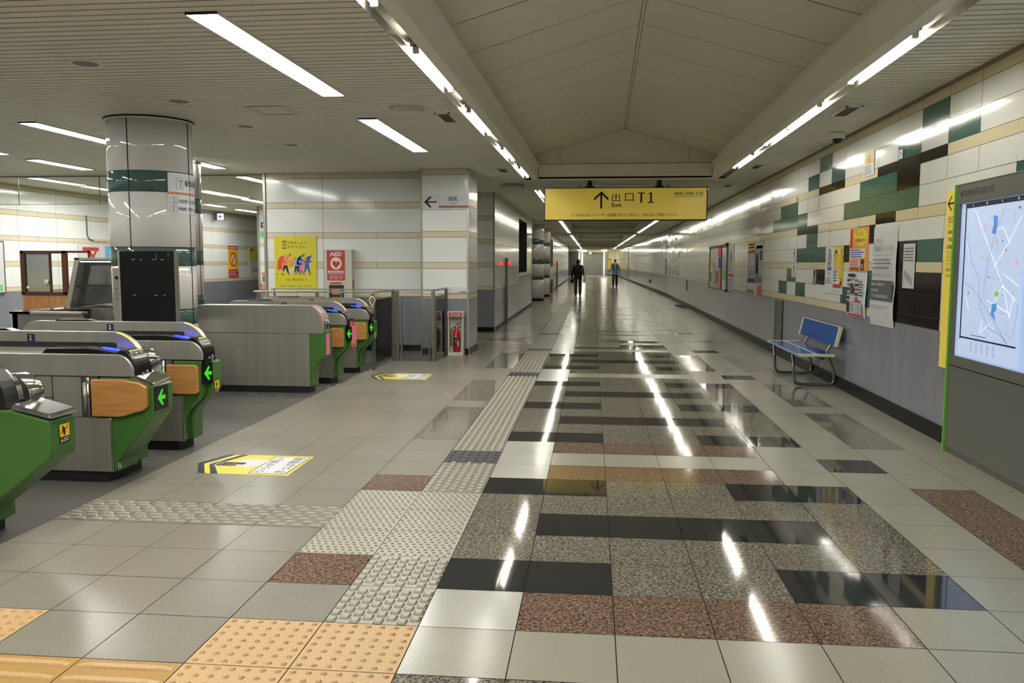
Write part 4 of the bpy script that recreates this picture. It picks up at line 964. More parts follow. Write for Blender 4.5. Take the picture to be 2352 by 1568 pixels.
# long white banner
b = poster_base(F,-9.245,.85,-8.52,1.86,'paper',.022); d = .026
b.ring(F,-9.16,1.66,.035,.075,.008,d,'ink_grey',20); b.line(F,(-9.16,1.63),(-9.16,1.70),.01,d,'ink'); b.text(F,'駅構内にて',-9.10,1.70,.04,d,'ink_grey',.25); b.text(F,'撮影を行っております',-9.10,1.61,.055,d,'ink_grey',.55,bold=.01)
b.rect(F,-9.2,1.57,-8.56,1.574,d,'ink_grey'); b.dashes(F,-9.17,1.47,-8.6,1.54,2,d,'ink_grey',seed=11); b.dashes(F,-9.17,1.42,-8.62,1.46,1,d,'ink_grey',seed=12); b.text(F,'駅構内は管理を行っております',-9.2,1.345,.045,d,'ink_grey',.62)
b.rect(F,-9.215,1.11,-8.55,1.315,d,'screen_grey'); b.text(F,'駅構内の一部時間を消灯',-9.19,1.255,.036,d+.001,'paper',.42,bold=.02); b.text(F,'券売機の縮小',-9.19,1.195,.034,d+.001,'paper',.25,bold=.02); b.text(F,'一部下り自動改札機の稼働を停止',-9.19,1.135,.036,d+.001,'paper',.52,bold=.02)
b.dashes(F,-9.18,1.02,-8.6,1.07,2,d,'paper_grey',seed=13); b.text(F,'17 mm',-8.75,.965,.022,d,'ink_grey',.14)
mat('screen_grey',(84,84,86),.5); b.build('banner', label='long white paper banner with dark grey text box, above the bench', cat='poster', group='notices on the right wall')
b = MB(); b.slab(F,-8.345,1.255,-8.045,1.67,0,.003,'paper'); b.dashes(F,-8.32,1.5,-8.07,1.64,5,.004,'ink_grey',seed=14)
for k in range(4): b.line(F,(-8.28+.05*k,1.42-.02*k),(-8.25+.05*k,1.34-.02*k),.012,.004,'ink')
b.rect(F,-8.31,1.29,-8.295,1.42,.004,'ink_grey'); b.build('notice', label='small white notice taped on the black tiles near the map board', cat='poster', group='notices on the right wall')
# pair of posters, emblem and face advertisement
b = MB(); b.slab(F,-11.155,1.115,-10.775,1.695,0,.004,'paper'); b.ring(F,-10.965,1.53,.085,.135,.018,.005,'navy',26); b.line(F,(-11.02,1.45),(-10.94,1.62),.02,.005,'navy'); b.line(F,(-10.94,1.62),(-10.93,1.45),.014,.005,'navy'); b.text(F,'公式券売所',-11.10,1.40,.04,.005,'navy',.27); b.ring(F,-10.965,1.42,.085,.07,.008,.0052,'p_blue',20); b.dashes(F,-11.12,1.23,-10.82,1.31,3,.005,'ink_grey',seed=15)
b.build('poster', label='white poster with a tall blue ring emblem, left of the woman advertisement', cat='poster', group='notices on the right wall')
b = MB(); b.slab(F,-10.765,1.115,-10.352,1.695,0,.004,'paper'); b.rect(F,-10.765,1.19,-10.352,1.695,.005,'poster_yellow'); b.poly(F,[(-10.765,1.19),(-10.765,1.45),(-10.56,1.45),(-10.52,1.19)],.0055,'paper')
b.disc(F,-10.66,1.59,.07,.06,.006,'hair',18); b.disc(F,-10.65,1.565,.05,.058,.0062,'skin',18); b.poly(F,[(-10.74,1.4),(-10.57,1.4),(-10.60,1.5),(-10.70,1.5)],.0061,'skin'); b.disc(F,-10.53,1.63,.05,.035,.0062,'paper',14)
for k in range(6): b.text(F,'特割学セン'[k%5],-10.44+(.02 if k%2 else 0),1.60-.07*k,.055,.0064,'crimson',.06,bold=.03)
b.poly(F,[(-10.52,1.2),(-10.42,1.28),(-10.40,1.33),(-10.37,1.25),(-10.43,1.2)],.0063,'ink'); b.rect(F,-10.755,1.19,-10.42,1.235,.0066,'crimson'); b.dashes(F,-10.74,1.255,-10.58,1.40,4,.006,'ink',seed=16); b.text(F,'みんなの学校',-10.73,1.135,.022,.005,'ink',.25)
b.build('poster', label='yellow and white advertisement poster with a woman face and red text', cat='poster', group='notices on the right wall')
def animal_sticker(v0, lab):
    b = MB(); u0 = -13.085; b.slab(F,u0,v0,u0+.29,v0+.195,0,.003,'paper'); b.disc(F,u0+.145,v0+.15,.05,.035,.004,'ink_grey',14); b.disc(F,u0+.145,v0+.075,.08,.07,.0036,'ink_grey',16); b.disc(F,u0+.145,v0+.065,.045,.055,.0042,'paper',14); b.disc(F,u0+.145,v0+.14,.03,.018,.0046,'ink',10); b.disc(F,u0+.145,v0+.012,.02,.01,.0046,'crimson',8)
    b.build('sticker', label=lab, cat='sticker', group='small animal stickers on the right wall')
animal_sticker(1.495, 'upper of the two small grey animal stickers on the white tiles'); animal_sticker(1.278, 'lower of the two small grey animal stickers, on the grey tile')
b = MB(); b.slab(F,-11.815,1.19,-11.62,1.475,0,.003,'paper_grey'); b.disc(F,-11.70,1.43,.045,.025,.004,'skin',12); b.disc(F,-11.70,1.36,.05,.05,.004,'hair',12); b.poly(F,[(-11.78,1.20),(-11.64,1.2),(-11.66,1.33),(-11.74,1.33)],.0038,'ink_grey')
b.build('sticker', label='tiny brown and grey sticker beside the black tile, left of the ring emblem poster', cat='sticker')
# double poster columns
def col_poster(u0, u1, v0, v1, items, lab):
    b = MB(); b.slab(F,u0,v0,u1,v1,0,.004,'paper_grey')
    for s0, t0, s1, t1, m in items: b.rect(F,u0+(u1-u0)*s0,v0+(v1-v0)*t0,u0+(u1-u0)*s1,v0+(v1-v0)*t1,.0055,m)
    b.dashes(F,u0+.05,v0+(v1-v0)*.35,u1-.05,v0+(v1-v0)*.46,5,.0048,'ink_grey',seed=int(-u0*10)); b.dashes(F,u0+.05,v0+.04,u1-.05,v0+(v1-v0)*.14,4,.0048,'ink_grey',seed=int(-u0*10)+1)
    b.build('poster', label=lab, cat='poster', group='notices on the right wall')
col_poster(-16.97,-16.21,.87,1.90,[(0,.84,1,1,'sticker_yellow'),(.1,.88,.9,.9,'ink_grey'),(.1,.93,.9,.95,'ink_grey'),(0,.79,1,.835,'crimson'),(.1,.55,.9,.77,'paper'),(0,.24,1,.32,'ink'),(.1,.12,.9,.22,'paper'),(0,.06,1,.08,'ink')],'narrow poster column with a yellow heading and dark red band')
col_poster(-16.19,-15.46,.87,1.90,[(0,.86,1,1,'paper'),(.15,.86,.95,.91,'crimson'),(.05,.40,.5,.78,'navy'),(.2,.42,.35,.72,'paper_grey'),(.65,.65,.95,.82,'ink'),(0,.25,1,.36,'ink_grey'),(.4,.02,1,.2,'p_red'),(.0,.02,.35,.2,'paper')],'narrow poster column with a dark blue picture and a red block at the foot')
b = MB(); b.slab(F,-19.6,.868,-18.78,1.91,0,.004,'paper'); b.ring(F,-19.2,1.60,.2,.16,.04,.005,'ink_grey',22); b.disc(F,-19.2,1.6,.1,.09,.005,'ink_grey',14); b.rect(F,-19.55,1.19,-18.83,1.245,.005,'crimson'); b.dashes(F,-19.5,1.28,-18.9,1.4,3,.005,'ink_grey',seed=20); b.dashes(F,-19.5,.95,-18.9,1.15,5,.005,'ink_grey',seed=21); b.rect(F,-19.55,.89,-18.83,.93,.005,'paper_grey')
b.build('poster', label='pale poster with a grey ring and crimson band right of the framed board', cat='poster', group='notices on the right wall')
o = empty('notice_board', (2.82,-1*-21.25,.85), 'steel framed notice board filled with coloured leaflets', 'notice board')
b = MB()
for q in ((-22.83,.85,-22.79,1.92),(-19.70,.85,-19.66,1.92),(-22.83,1.89,-19.66,1.93),(-22.83,.84,-19.66,.87)): b.slab(F,*q,0,.04,'steel_dark')
b.slab(F,-19.74,1.87,-19.64,1.95,0,.06,'black_matt'); b.slab(F,-19.74,.83,-19.64,.88,0,.06,'black_matt'); b.slab(F,-20.62,.86,-20.56,1.9,0,.03,'black_matt'); b.build('frame', o)
b = MB(); b.slab(F,-22.8,.86,-19.68,1.9,0,.01,'white'); b.build('backing', o)
b = MB(); rn = random.Random(5)
its = [(-22.75,1.35,-22.2,1.87,'paper'),(-22.15,1.35,-21.6,1.87,'paper'),(-21.3,1.65,-20.7,1.87,'p_red'),(-21.2,1.35,-20.65,1.63,'p_blue'),(-22.75,1.4,-22.3,1.56,'sticker_yellow'),(-22.75,.95,-22.3,1.3,'cloth_cream'),(-22.2,.95,-21.6,1.5,'paper_grey'),(-21.6,1.0,-21.2,1.3,'ink_grey'),(-21.15,1.0,-20.65,1.32,'p_coral'),(-21.5,.89,-20.7,.99,'paper_grey'),(-20.5,1.4,-19.8,1.85,'tile_grey'),(-20.5,1.1,-19.8,1.35,'light_green'),(-22.6,1.0,-22.45,1.25,'ink')]
for k, (a, z0, c, z1, m) in enumerate(its): b.slab(F,a,z0,c,z1,.01,.012+.001*k,m)
b.build('leaflets', o)
# small fittings on the right wall
b = MB(); b.slab(F,-9.69,2.425,-9.345,2.68,0,.004,'paper'); b.rect(F,-9.68,2.55,-9.355,2.675,.005,'sign_yellow'); b.poly(F,[(-9.60,2.565),(-9.42,2.565),(-9.51,2.665)],.006,'orange'); b.rect(F,-9.517,2.585,-9.503,2.64,.007,'ink'); b.dashes(F,-9.67,2.44,-9.37,2.54,4,.005,'ink_grey',seed=22); b.build('warning_plate', label='small warning plate with an orange triangle high on the right wall', cat='sign')
b = MB(); b.slab(F,-8.60,2.49,-8.49,2.575,0,.004,'paper'); b.text(F,'29',-8.545,2.503,.056,.005,'ink',.075,'CENTER'); b.build('number_plate', label='small white plate reading 29 on the green tile', cat='sign')
b = MB(); b.slab(F,-12.93,2.40,-12.85,2.45,0,.004,'steel_dark'); b.build('number_plate', label='tiny dark plate high on the wall left of the black and green tiles', cat='sign')
b = MB()
b.slab(FR(2.839),-48.2,.38,-47.6,.56,.2,.25,'black_matt'); b.build('wall_socket', label='small dark socket low on the far part of the right wall', cat='socket')
b = MB(); b.slab(FR(2.839),-29.2,.55,-29.0,.90,0,.012,'black_matt'); b.build('wall_slot', label='short dark vertical slot in the grey dado of the right wall', cat='fitting')
# yellow direction strip beside the map board
b = MB(); Fy = FR(2.818); b.slab(Fy,-7.35,.625,-6.93,2.072,-.02,.0,'sign_glow'); d = .0015
b.line(Fy,(-7.315,1.975),(-7.14,1.975),.016,d,'ink'); b.line(Fy,(-7.315,1.975),(-7.24,2.035),.016,d,'ink'); b.line(Fy,(-7.315,1.975),(-7.24,1.915),.016,d,'ink')
b.text(Fy,'出口\uff34\uff11',-7.29,1.815,.06,d,'ink',.26); b.text(Fy,'Exit',-7.29,1.79,.014,d,'ink',.05)
for k, t in enumerate(['海神小学校','千葉地方法務','船橋']): b.text(Fy,t,-7.29,1.725-.06*k,.034,d,'ink',.045*len(t),bold=.01)
for k, t in enumerate(['Kaijin Elementary','Chiba District Legal','Funabashi Branch','Bureau']): b.text(Fy,t,-7.29,1.575-.022*k,.012,d,'ink',.012*len(t)+.02)
for k, t in enumerate(['\uff34\uff11出口には','設置されてい','T4出口をご利']): b.text(Fy,t,-7.30,1.47-.048*k,.026,d,'ink',.24)
b.build('direction_sign', label='tall yellow exit direction strip on the wall beside the map board', cat='sign')
# ================================================================ map board
o = empty('map_board', (2.78,5.4,0), 'grey floor standing area map board with backlit map at the right edge', 'map board')
b = MB(); b.box(2.728,3.6,.0,2.836,6.895,.05,'steel_dark'); b.box(2.72,3.6,.05,2.836,6.9,.688,'kiosk_grey'); b.box(2.72,3.6,.696,2.836,6.9,.775,'kiosk_grey'); b.box(2.72,3.6,1.94,2.836,6.9,2.085,'kiosk_grey'); b.box(2.72,6.835,.775,2.836,6.9,1.94,'kiosk_grey'); b.box(2.735,3.6,.68,2.836,6.88,.70,'black_matt'); b.box(2.717,3.6,2.083,2.836,6.9,2.093,'steel_dark'); b.build('body', o, bevel=.002)
b = MB(); b.box(2.706,6.9,.0,2.80,6.918,2.093,'kiosk_green'); b.build('edge_strip', o)
b = MB(); b.box(2.735,3.6,.775,2.83,6.835,1.94,'kiosk_screen'); b.build('light_box', o)
Fk = FR(2.732); b = MB(); b.slab(Fk,-6.78,.79,-5.83,1.93,0,.002,'kiosk_map'); d = .004
mu0, mu1, mz0, mz1 = -6.725, -5.86, .935, 1.90
b.rect(Fk,mu0-.02,mz1-.0,mu1+.02,mz1+.035,d,'map_navy'); b.rect(Fk,mu0-.02,mz0-.02,mu0,mz1,d,'map_navy'); b.rect(Fk,mu0-.02,mz0-.012,mu1,mz0,d,'map_navy')
for k, t in enumerate('ABCD'): b.text(Fk,t,mu0+.1+.23*k,mz1+.01,.016,d+.001,'white_glow')
def mp(px, py):
    s = (px-(300-45*(py-295)/885))/390.; t = (py-(295-60*s))/(885+135*s)
    return mu0+(mu1-mu0)*min(max(s,0),1), mz1-(mz1-mz0)*min(max(t,0),1)
def road(pts, w, m, dd):
    pts = [mp(*p) for p in pts]
    for p, q in zip(pts, pts[1:]): b.line(Fk,p,q,w,dd,m)
for pts in ([(360,300),(550,800)],[(680,340),(600,520),(500,700)],[(560,820),(470,1010)],[(560,820),(600,1050)],[(450,930),(600,1020)],[(500,440),(560,420),(610,540)],[(300,500),(320,640)],[(560,740),(660,830)],[(420,1060),(400,1160),(470,1100)],[(630,900),(600,1050)],[(640,930),(560,830)],[(290,900),(320,1000)],[(480,1180),(500,1120)]): road(pts,.0055,'map_white',d)
for pts in ([(580,265),(520,430),(460,640),(430,860),(430,920)],[(302,490),(330,640),(390,760),(398,900),(410,1010),(470,1130),(540,1170),(590,1235)],[(285,800),(360,860),(430,960),(520,1110),(580,1235)],[(690,960),(640,1090),(620,1200)]): road(pts,.0055,'map_line',d+.0005)
b.poly(Fk,[mp(*p) for p in [(500,335),(528,345),(525,390),(512,470),(485,460),(500,400)]],d+.001,'map_blue'); b.poly(Fk,[mp(*p) for p in [(490,955),(522,950),(518,1000),(500,1020),(515,1080),(480,1030)]],d+.001,'map_blue'); b.poly(Fk,[mp(*p) for p in [(508,868),(538,872),(530,905),(505,900)]],d+.001,'map_green')
for px, py, m in ((420,315,'map_green'),(422,630,'map_green'),(312,490,'map_green'),(640,380,'map_green'),(580,577,'orange'),(522,520,'map_pink'),(465,768,'p_coral'),(315,880,'p_coral'),(440,420,'map_pink'),(650,660,'map_pink'),(560,515,'map_blue'),(670,285,'p_red')): u, v = mp(px, py); b.disc(Fk,u,v,.011 if m!='map_pink' else .02,.009 if m!='map_pink' else .02,d+.0012,m,10)
rn = random.Random(9)
for k in range(110): u = rn.uniform(mu0+.03,mu1-.06); v = rn.uniform(mz0+.03,mz1-.03); b.rect(Fk,u,v,u+rn.uniform(.008,.026),v+.0045,d+.0013,'map_line')
b.rect(Fk,-6.55,.955,-6.30,.959,d+.001,'map_navy')
for k in range(5):
    for j in range(9): b.rect(Fk,-6.55+.09*k,.90-.0085*j,-6.525+.09*k+rn.uniform(-.008,.01),.904-.0085*j,d,'map_line')
b.build('map', o)
b = MB(); b.slab(Fk,-5.72,1.10,-5.2,1.30,0,.003,'map_navy'); b.disc(Fk,-5.66,1.19,.02,.02,.004,'map_white',14); b.slab(Fk,-5.74,1.33,-5.2,1.45,0,.003,'map_line'); b.slab(Fk,-5.74,1.5,-5.2,1.9,0,.0025,'kiosk_map'); b.build('legend', o)
Ft = FR(2.7195); b = MB(); b.text(Ft,'東海神駅周辺案内図',-6.835,1.99,.052,0,'ink',.555,bold=.012); b.text(Ft,'Higashi-kaijin Station Area Information',-6.83,1.963,.014,0,'ink_grey',.41); b.build('title', o)
# ================================================================ bench
o = empty('bench', (2.52,11.0,0), 'blue plastic bench with cream edges and steel legs against the wall', 'bench')
YA, YB = 10.08, 11.86
b = MB(); b.box(2.30,YA+.05,.395,2.50,YB-.01,.422,'blue_plastic'); b.box(2.512,YA+.05,.395,2.70,YB-.01,.422,'blue_plastic'); b.build('seat', o, bevel=.008)
b = MB()
for yy in (YA, YB-.02): b.box(2.28,yy,.392,2.50,yy+.05,.424,'bench_trim'); b.box(2.512,yy,.392,2.705,yy+.05,.424,'bench_trim')
b.box(2.277,YA,.40,2.30,YB,.42,'cloth_blue'); b.box(2.5005,YA,.40,2.508,YB,.425,'bench_trim'); b.build('seat_trim', o, bevel=.004)
tl = lambda z: 2.70+.06*(z-.5)/.23
b = MB(); b.prism([(2.715,.515),(2.738,.512),(2.79,.735),(2.767,.74)], lambda p,q,t: (p,t,q), 10.15, 11.92, 'blue_plastic'); b.build('backrest', o, bevel=.006)
b = MB()
for yy in (10.11, 11.91): b.prism([(2.708,.51),(2.745,.507),(2.797,.74),(2.76,.745)], lambda p,q,t: (p,t,q), yy, yy+.05, 'bench_trim')
b.prism([(2.764,.738),(2.792,.735),(2.794,.744),(2.766,.748)], lambda p,q,t: (p,t,q), 10.15, 11.92, 'bench_trim'); b.build('backrest_trim', o, bevel=.003)
for yy in (10.42, 11.55):
    b = MB(); b.tube([(2.30,yy,.39),(2.315,yy,.2),(2.325,yy,.08),(2.35,yy,.035),(2.40,yy,.022),(2.60,yy,.02),(2.74,yy,.022),(2.785,yy,.04),(2.80,yy,.09),(2.785,yy,.2),(2.70,yy,.40),(2.705,yy,.44),(2.755,yy,.52),(2.80,yy,.62)], .017, 'bench_steel', 10)
    b.tube([(2.30,yy,.385),(2.70,yy,.385)], .014, 'black_matt', 8); b.build('leg', o)
    b = MB(); b.box(2.285,yy-.015,.35,2.30,yy+.015,.385,'white'); b.build('end_cap', o)
b = MB(); b.tube([(2.66,10.42,.33),(2.66,11.55,.33)], .014, 'bench_steel', 8); b.build('stretcher', o)
# ================================================================ floor stickers
def floor_sticker(dx, dy, lab):
    F = Frame((dx,dy,.0012),(1,0,0),(0,1,0)); b = MB(); Y0, Y1 = 5.515, 6.095
    b.poly(F,[(-2.83,Y0),(-2.17,Y0),(-2.185,Y1),(-2.86,Y1),(-2.965,5.80)],0,'sticker_yellow')
    b.poly(F,[(-2.83,Y0),(-2.775,Y0),(-2.91,5.78),(-2.80,Y1),(-2.86,Y1),(-2.965,5.80)],.0004,'navy_black'); b.poly(F,[(-2.735,Y0),(-2.68,Y0),(-2.82,5.76),(-2.70,Y1),(-2.755,Y1),(-2.865,5.77)],.0004,'navy_black')
    b.rect(F,-2.475,5.55,-2.20,6.065,.0004,'ink'); b.rect(F,-2.467,5.558,-2.208,6.057,.0008,'paper')
    T = Frame((dx-2.38,dy+5.575,.0012),(0,1,0),(-1,0,0)); b.text(T,'うらが黒い',0.0,0,.07,.001,'ink',.46,bold=.02); T = Frame((dx-2.245,dy+5.575,.0012),(0,1,0),(-1,0,0)); b.text(T,'きっぷ専用',0.0,-.02,.085,.001,'ink',.46,bold=.025)
    b.poly(F,[(-2.56,5.70),(-2.49,5.76),(-2.47,5.92),(-2.52,5.97),(-2.66,5.96),(-2.70,5.86),(-2.66,5.78)],.0006,'paper'); b.poly(F,[(-2.82,5.73),(-2.60,5.73),(-2.60,5.86),(-2.82,5.86)],.0007,'paper'); b.poly(F,[(-2.81,5.74),(-2.61,5.74),(-2.61,5.85),(-2.81,5.85)],.0009,'ink')
    T = Frame((dx,dy,.0012),(1,0,0),(0,1,0)); b.text(T,'きっぷ',-2.795,5.77,.05,.0011,'sticker_yellow',.12); b.poly(F,[(-2.66,5.74),(-2.56,5.73),(-2.56,5.78),(-2.66,5.79)],.0012,'paper')
    b.build('floor_sticker', label=lab, cat='floor sticker', group='yellow ticket stickers on the floor')
mat('navy_black',(44,46,56),.5)
floor_sticker(0,0,'large yellow floor sticker with black ticket picture, in front of gate 2'); floor_sticker(-.06,4.83,'farther yellow floor sticker in front of the gates beside the railing')
# ================================================================ hall behind the gates
o = empty('display_stand', (-4.22,7.4,0), 'tall black display panel on a steel stand in front of the round pillar', 'display')
b = MB(); b.box(-4.48,7.385,.3,-3.945,7.43,1.582,'screen_black'); b.build('screen', o, bevel=.003)
b = MB(); b.box(-4.495,7.38,.0,-4.48,7.45,1.586,'steel'); b.box(-3.945,7.38,0,-3.938,7.45,1.586,'steel_dark'); b.box(-4.48,7.43,0,-3.945,7.45,1.58,'steel_dark'); b.box(-4.5,7.36,0,-3.925,7.56,.3,'steel_dark'); b.build('stand', o)
b = MB(); F = FF(7.3845)
for x, z, w in ((-4.16,1.50,.03),(-4.08,1.50,.035),(-4.15,1.17,.035),(-4.06,1.17,.02),(-4.36,1.5,.03),(-4.28,1.5,.02),(-4.36,1.17,.03)): b.rect(F,x,z,x+w,z+.008,0,'ink_grey')
b.rect(F,-4.125,1.50,-4.12,1.56,0,'ink_grey'); b.rect(F,-4.005,1.53,-4.0,1.57,0,'ink_grey'); b.build('screen_print', o)
o = empty('intercom_post', (-4.63,7.6,0), 'narrow steel post with round black lens left of the display panel', 'post')
b = MB(); b.box(-4.68,7.58,0,-4.60,7.66,1.43,'steel'); b.build('body', o, bevel=.006)
b = MB(); b.tube([(-4.635,7.572,1.33),(-4.635,7.582,1.33)], .016, 'black_gloss', 14)
for z in (1.12,1.17,1.22): b.box(-4.655,7.574,z,-4.61,7.582,z+.012,'steel_dark')
b.build('buttons', o)
o = empty('ticket_window_canopy', (-6.1,9.7,.0), 'sloping steel and glass canopy over the staff counter left of the display', 'canopy')
b = MB()
b.prism([(-6.52,.93),(-6.46,.93),(-6.31,1.525),(-6.37,1.525)], lambda p,q,t: (p,t,q), 9.55, 10.3, 'steel'); b.box(-6.38,9.55,1.505,-5.30,10.3,1.53,'steel'); b.box(-6.50,9.57,.0,-5.3,10.3,.92,'steel_dark'); b.box(-6.4,9.6,1.18,-5.3,9.62,1.20,'black_matt'); b.build('frame', o)
b = MB(); b.prism([(-6.44,.96),(-5.3,.96),(-5.3,1.44),(-6.33,1.44)], lambda p,q,t: (p,t,q), 9.68, 9.69, 'glass_smoke'); b.build('glass', o)
b = MB(); b.box(-6.32,9.58,1.475,-5.4,9.60,1.49,'white_glow'); b.build('lamp_strip', o)
b = MB(); b.prism([(-6.42,.95),(-5.3,.95),(-5.3,1.35),(-6.35,1.35)], lambda p,q,t: (p,t,q), 10.22, 10.28, 'dado'); b.build('back_panel', o)
o = empty('staff_counter', (-6.35,9.0,0), 'long low steel counter running in front of the canopy', 'counter')
b = MB(); b.box(-6.42,8.49,.0,-6.36,9.55,.925,'steel'); b.box(-6.42,8.49,0,-5.6,8.52,.925,'steel_dark'); b.build('body', o)
b = MB(); b.box(-6.44,8.47,.915,-6.20,9.56,.94,'chrome'); b.box(-6.44,8.47,.915,-5.6,8.58,.938,'steel'); b.build('top', o)
b = MB(); b.box(-6.355,8.6,.3,-6.345,9.5,.88,'wood_slat'); b.build('panel', o)
o = empty('window_booth', (-8.88,12.7,0), 'brown framed glass booth window above orange wooden slats at the left', 'booth')
b = MB(); b.box(-9.27,12.5,.96,-9.21,12.56,1.655,'wood_brown'); b.box(-8.565,12.5,.96,-8.49,12.56,1.655,'wood_brown'); b.box(-9.27,12.5,1.61,-8.49,12.56,1.655,'wood_brown'); b.box(-9.27,12.5,.95,-8.49,12.56,.995,'wood_brown'); b.box(-8.785,12.5,.99,-8.765,12.55,1.62,'wood_brown'); b.box(-9.27,12.56,.95,-9.24,13.2,1.655,'wood_brown'); b.box(-8.52,12.52,1.62,-8.10,12.55,1.655,'wood_brown'); b.box(-8.13,12.52,1.5,-8.10,12.55,1.655,'wood_brown'); b.build('frame', o, bevel=.003)
b = MB(); b.box(-9.21,12.53,.995,-8.785,12.535,1.61,'glass_clear'); b.box(-8.765,12.53,.995,-8.565,12.535,1.61,'glass_clear'); b.build('pane', o)
b = MB(); b.box(-9.2,12.555,1.0,-8.79,12.565,1.3,'cloth_cream'); b.box(-9.2,12.555,1.3,-8.79,12.565,1.61,'paper'); b.build('curtain', o)
b = MB(); b.tube([(-8.85,12.51,1.165),(-8.85,12.53,1.165)], .034, 'white', 18); b.tube([(-8.85,12.505,1.165),(-8.85,12.512,1.165)], .018, 'paper_grey', 14); b.tube([(-9.17,12.51,1.07),(-9.17,12.53,1.07)], .02, 'white', 14); b.build('knob', o)
b = MB()
for k in range(7): b.box(-9.265+.11*k,12.52,0,-9.265+.11*k+.104,12.56,.95,'wood_slat')
b.build('slats', o)
FLW = FL(-11.39)
b = MB(); b.slab(FLW,14.5,.87,14.9,1.87,0,.03,'steel_dark'); b.slab(FLW,14.3,.90,14.86,1.84,0,.035,'paper'); b.rect(FLW,14.4,.92,14.80,1.05,.037,'light_green'); b.build('notice_board', label='notice board cut by the left edge of the picture', cat='notice board')
b = MB(); b.slab(FLW,17.2,1.25,18.05,1.87,0,.01,'paper'); b.rect(FLW,17.35,1.72,17.95,1.80,.012,'red'); b.poly(FLW,[(17.5,1.72),(17.62,1.72),(17.95,1.45),(17.95,1.36)],.012,'red'); b.poly(FLW,[(17.88,1.80),(17.95,1.80),(17.7,1.5),(17.6,1.5)],.0122,'red'); b.disc(FLW,17.6,1.5,.1,.06,.012,'skin',14)
b.build('poster', label='white poster with a bold red stroke behind the canopy', cat='poster')
b = MB(); b.slab(FLW,18.15,1.25,18.85,1.87,0,.01,'paper'); b.rect(FLW,18.2,1.3,18.82,1.84,.012,'cyan'); b.disc(FLW,18.45,1.55,.15,.08,.013,'sticker_yellow',14); b.disc(FLW,18.65,1.75,.1,.05,.013,'white',14); b.rect(FLW,18.2,1.3,18.82,1.45,.0125,'light_green'); b.build('poster', label='light blue poster left of the round pillar', cat='poster')
b = MB(); b.slab(FLW,24.55,1.02,25.25,1.97,0,.01,'sticker_orange'); b.rect(FLW,24.55,1.86,25.25,1.97,.012,'crimson'); b.rect(FLW,24.55,1.02,25.25,1.25,.012,'crimson'); b.dashes(FLW,24.6,1.88,25.2,1.95,1,.013,'paper',.6); b.dashes(FLW,24.6,1.05,25.2,1.22,3,.013,'paper',.5); b.ring(FLW,24.9,1.56,.26,.22,.05,.013,'red',26); b.line(FLW,(24.75,1.40),(25.07,1.72),.05,.0135,'red'); b.rect(FLW,24.82,1.45,24.98,1.68,.0132,'paper'); b.text(FLW,'STOP',24.6,1.74,.05,.013,'ink',.3)
b.build('poster', label='yellow and red prohibition poster with a crossed ring on the far hall wall', cat='poster')
b = MB(); b.slab(FLW,26.1,1.52,27.2,1.96,0,.01,'sticker_yellow'); b.line(FLW,(26.2,1.88),(26.5,1.88),.03,.012,'ink'); b.line(FLW,(26.2,1.88),(26.32,1.94),.03,.012,'ink'); b.line(FLW,(26.2,1.88),(26.32,1.82),.03,.012,'ink'); b.text(FLW,'出口',26.6,1.62,.1,.012,'ink',.4); b.slab(FLW,26.1,1.03,27.2,1.52,0,.008,'paper'); b.dashes(FLW,26.3,1.15,27.0,1.3,2,.01,'ink_grey'); b.build('direction_sign', label='yellow and white exit sign on the far hall wall next to the pictogram wall', cat='sign')
F = FF(21.78); b = MB(); b.slab(F,-9.19,2.14,-8.66,2.60,0,.01,'paper'); b.rect(F,-9.18,2.14,-8.66,2.30,.012,'light_green'); b.rect(F,-9.15,2.40,-9.01,2.54,.012,'ink'); b.poly(F,[(-9.13,2.47),(-9.08,2.525),(-9.03,2.47),(-9.065,2.47),(-9.065,2.42),(-9.095,2.42),(-9.095,2.47)],.013,'paper'); b.rect(F,-8.98,2.40,-8.84,2.54,.012,'ink'); b.text(F,'エレベーター',-9.14,2.21,.06,.013,'ink',.4); b.build('pictogram_sign', label='white and green pictogram sign with up arrow on the narrow wall', cat='sign')
b = MB(); b.slab(F,-9.17,.75,-8.71,1.22,0,.01,'paper'); b.rect(F,-9.16,1.12,-8.71,1.21,.012,'p_coral'); b.rect(F,-9.14,.95,-8.71,1.1,.012,'ink_grey'); b.rect(F,-9.16,.76,-8.71,.9,.012,'orange'); b.build('poster', label='small orange and grey poster low on the narrow wall', cat='poster')
o = empty('hanging_sign', (-11.2,23.65,2.70), 'small lit white arrow sign hanging by the far hall wall', 'sign'); b = MB(); b.box(-11.35,23.62,2.70,-11.04,23.70,2.90,'steel_dark'); b.build('housing', o)
b = MB(); F = FF(23.61); b.slab(F,-11.24,2.71,-11.05,2.89,0,.005,'white_glow'); b.line(F,(-11.2,2.8),(-11.08,2.8),.02,.007,'ink'); b.line(F,(-11.2,2.8),(-11.12,2.85),.02,.007,'ink'); b.line(F,(-11.2,2.8),(-11.12,2.75),.02,.007,'ink'); b.build('face', o)
b = MB(); b.tube([(-11.38,17.55,2.5),(-11.38,17.55,2.06),(-11.38,17.62,1.98),(-11.38,17.75,1.96)], .015, 'ink_grey', 8); b.box(-11.4,17.75,1.94,-11.36,18.3,1.99,'panel_cream'); b.build('conduit', label='thin grey conduit ending in a small box on the left hall wall', cat='conduit')
o = empty('handrail', (-4.1,12.36,0), 'second thin steel rail in front of the AED cabinet', 'railing'); b = MB(); b.box(-5.05,12.33,1.065,-3.22,12.36,1.085,'steel'); b.build('top_rail', o)
for x in (-5.0,-3.95): b = MB(); b.box(x-.015,12.335,0,x+.015,12.355,1.065,'steel_dark'); b.build('post', o)
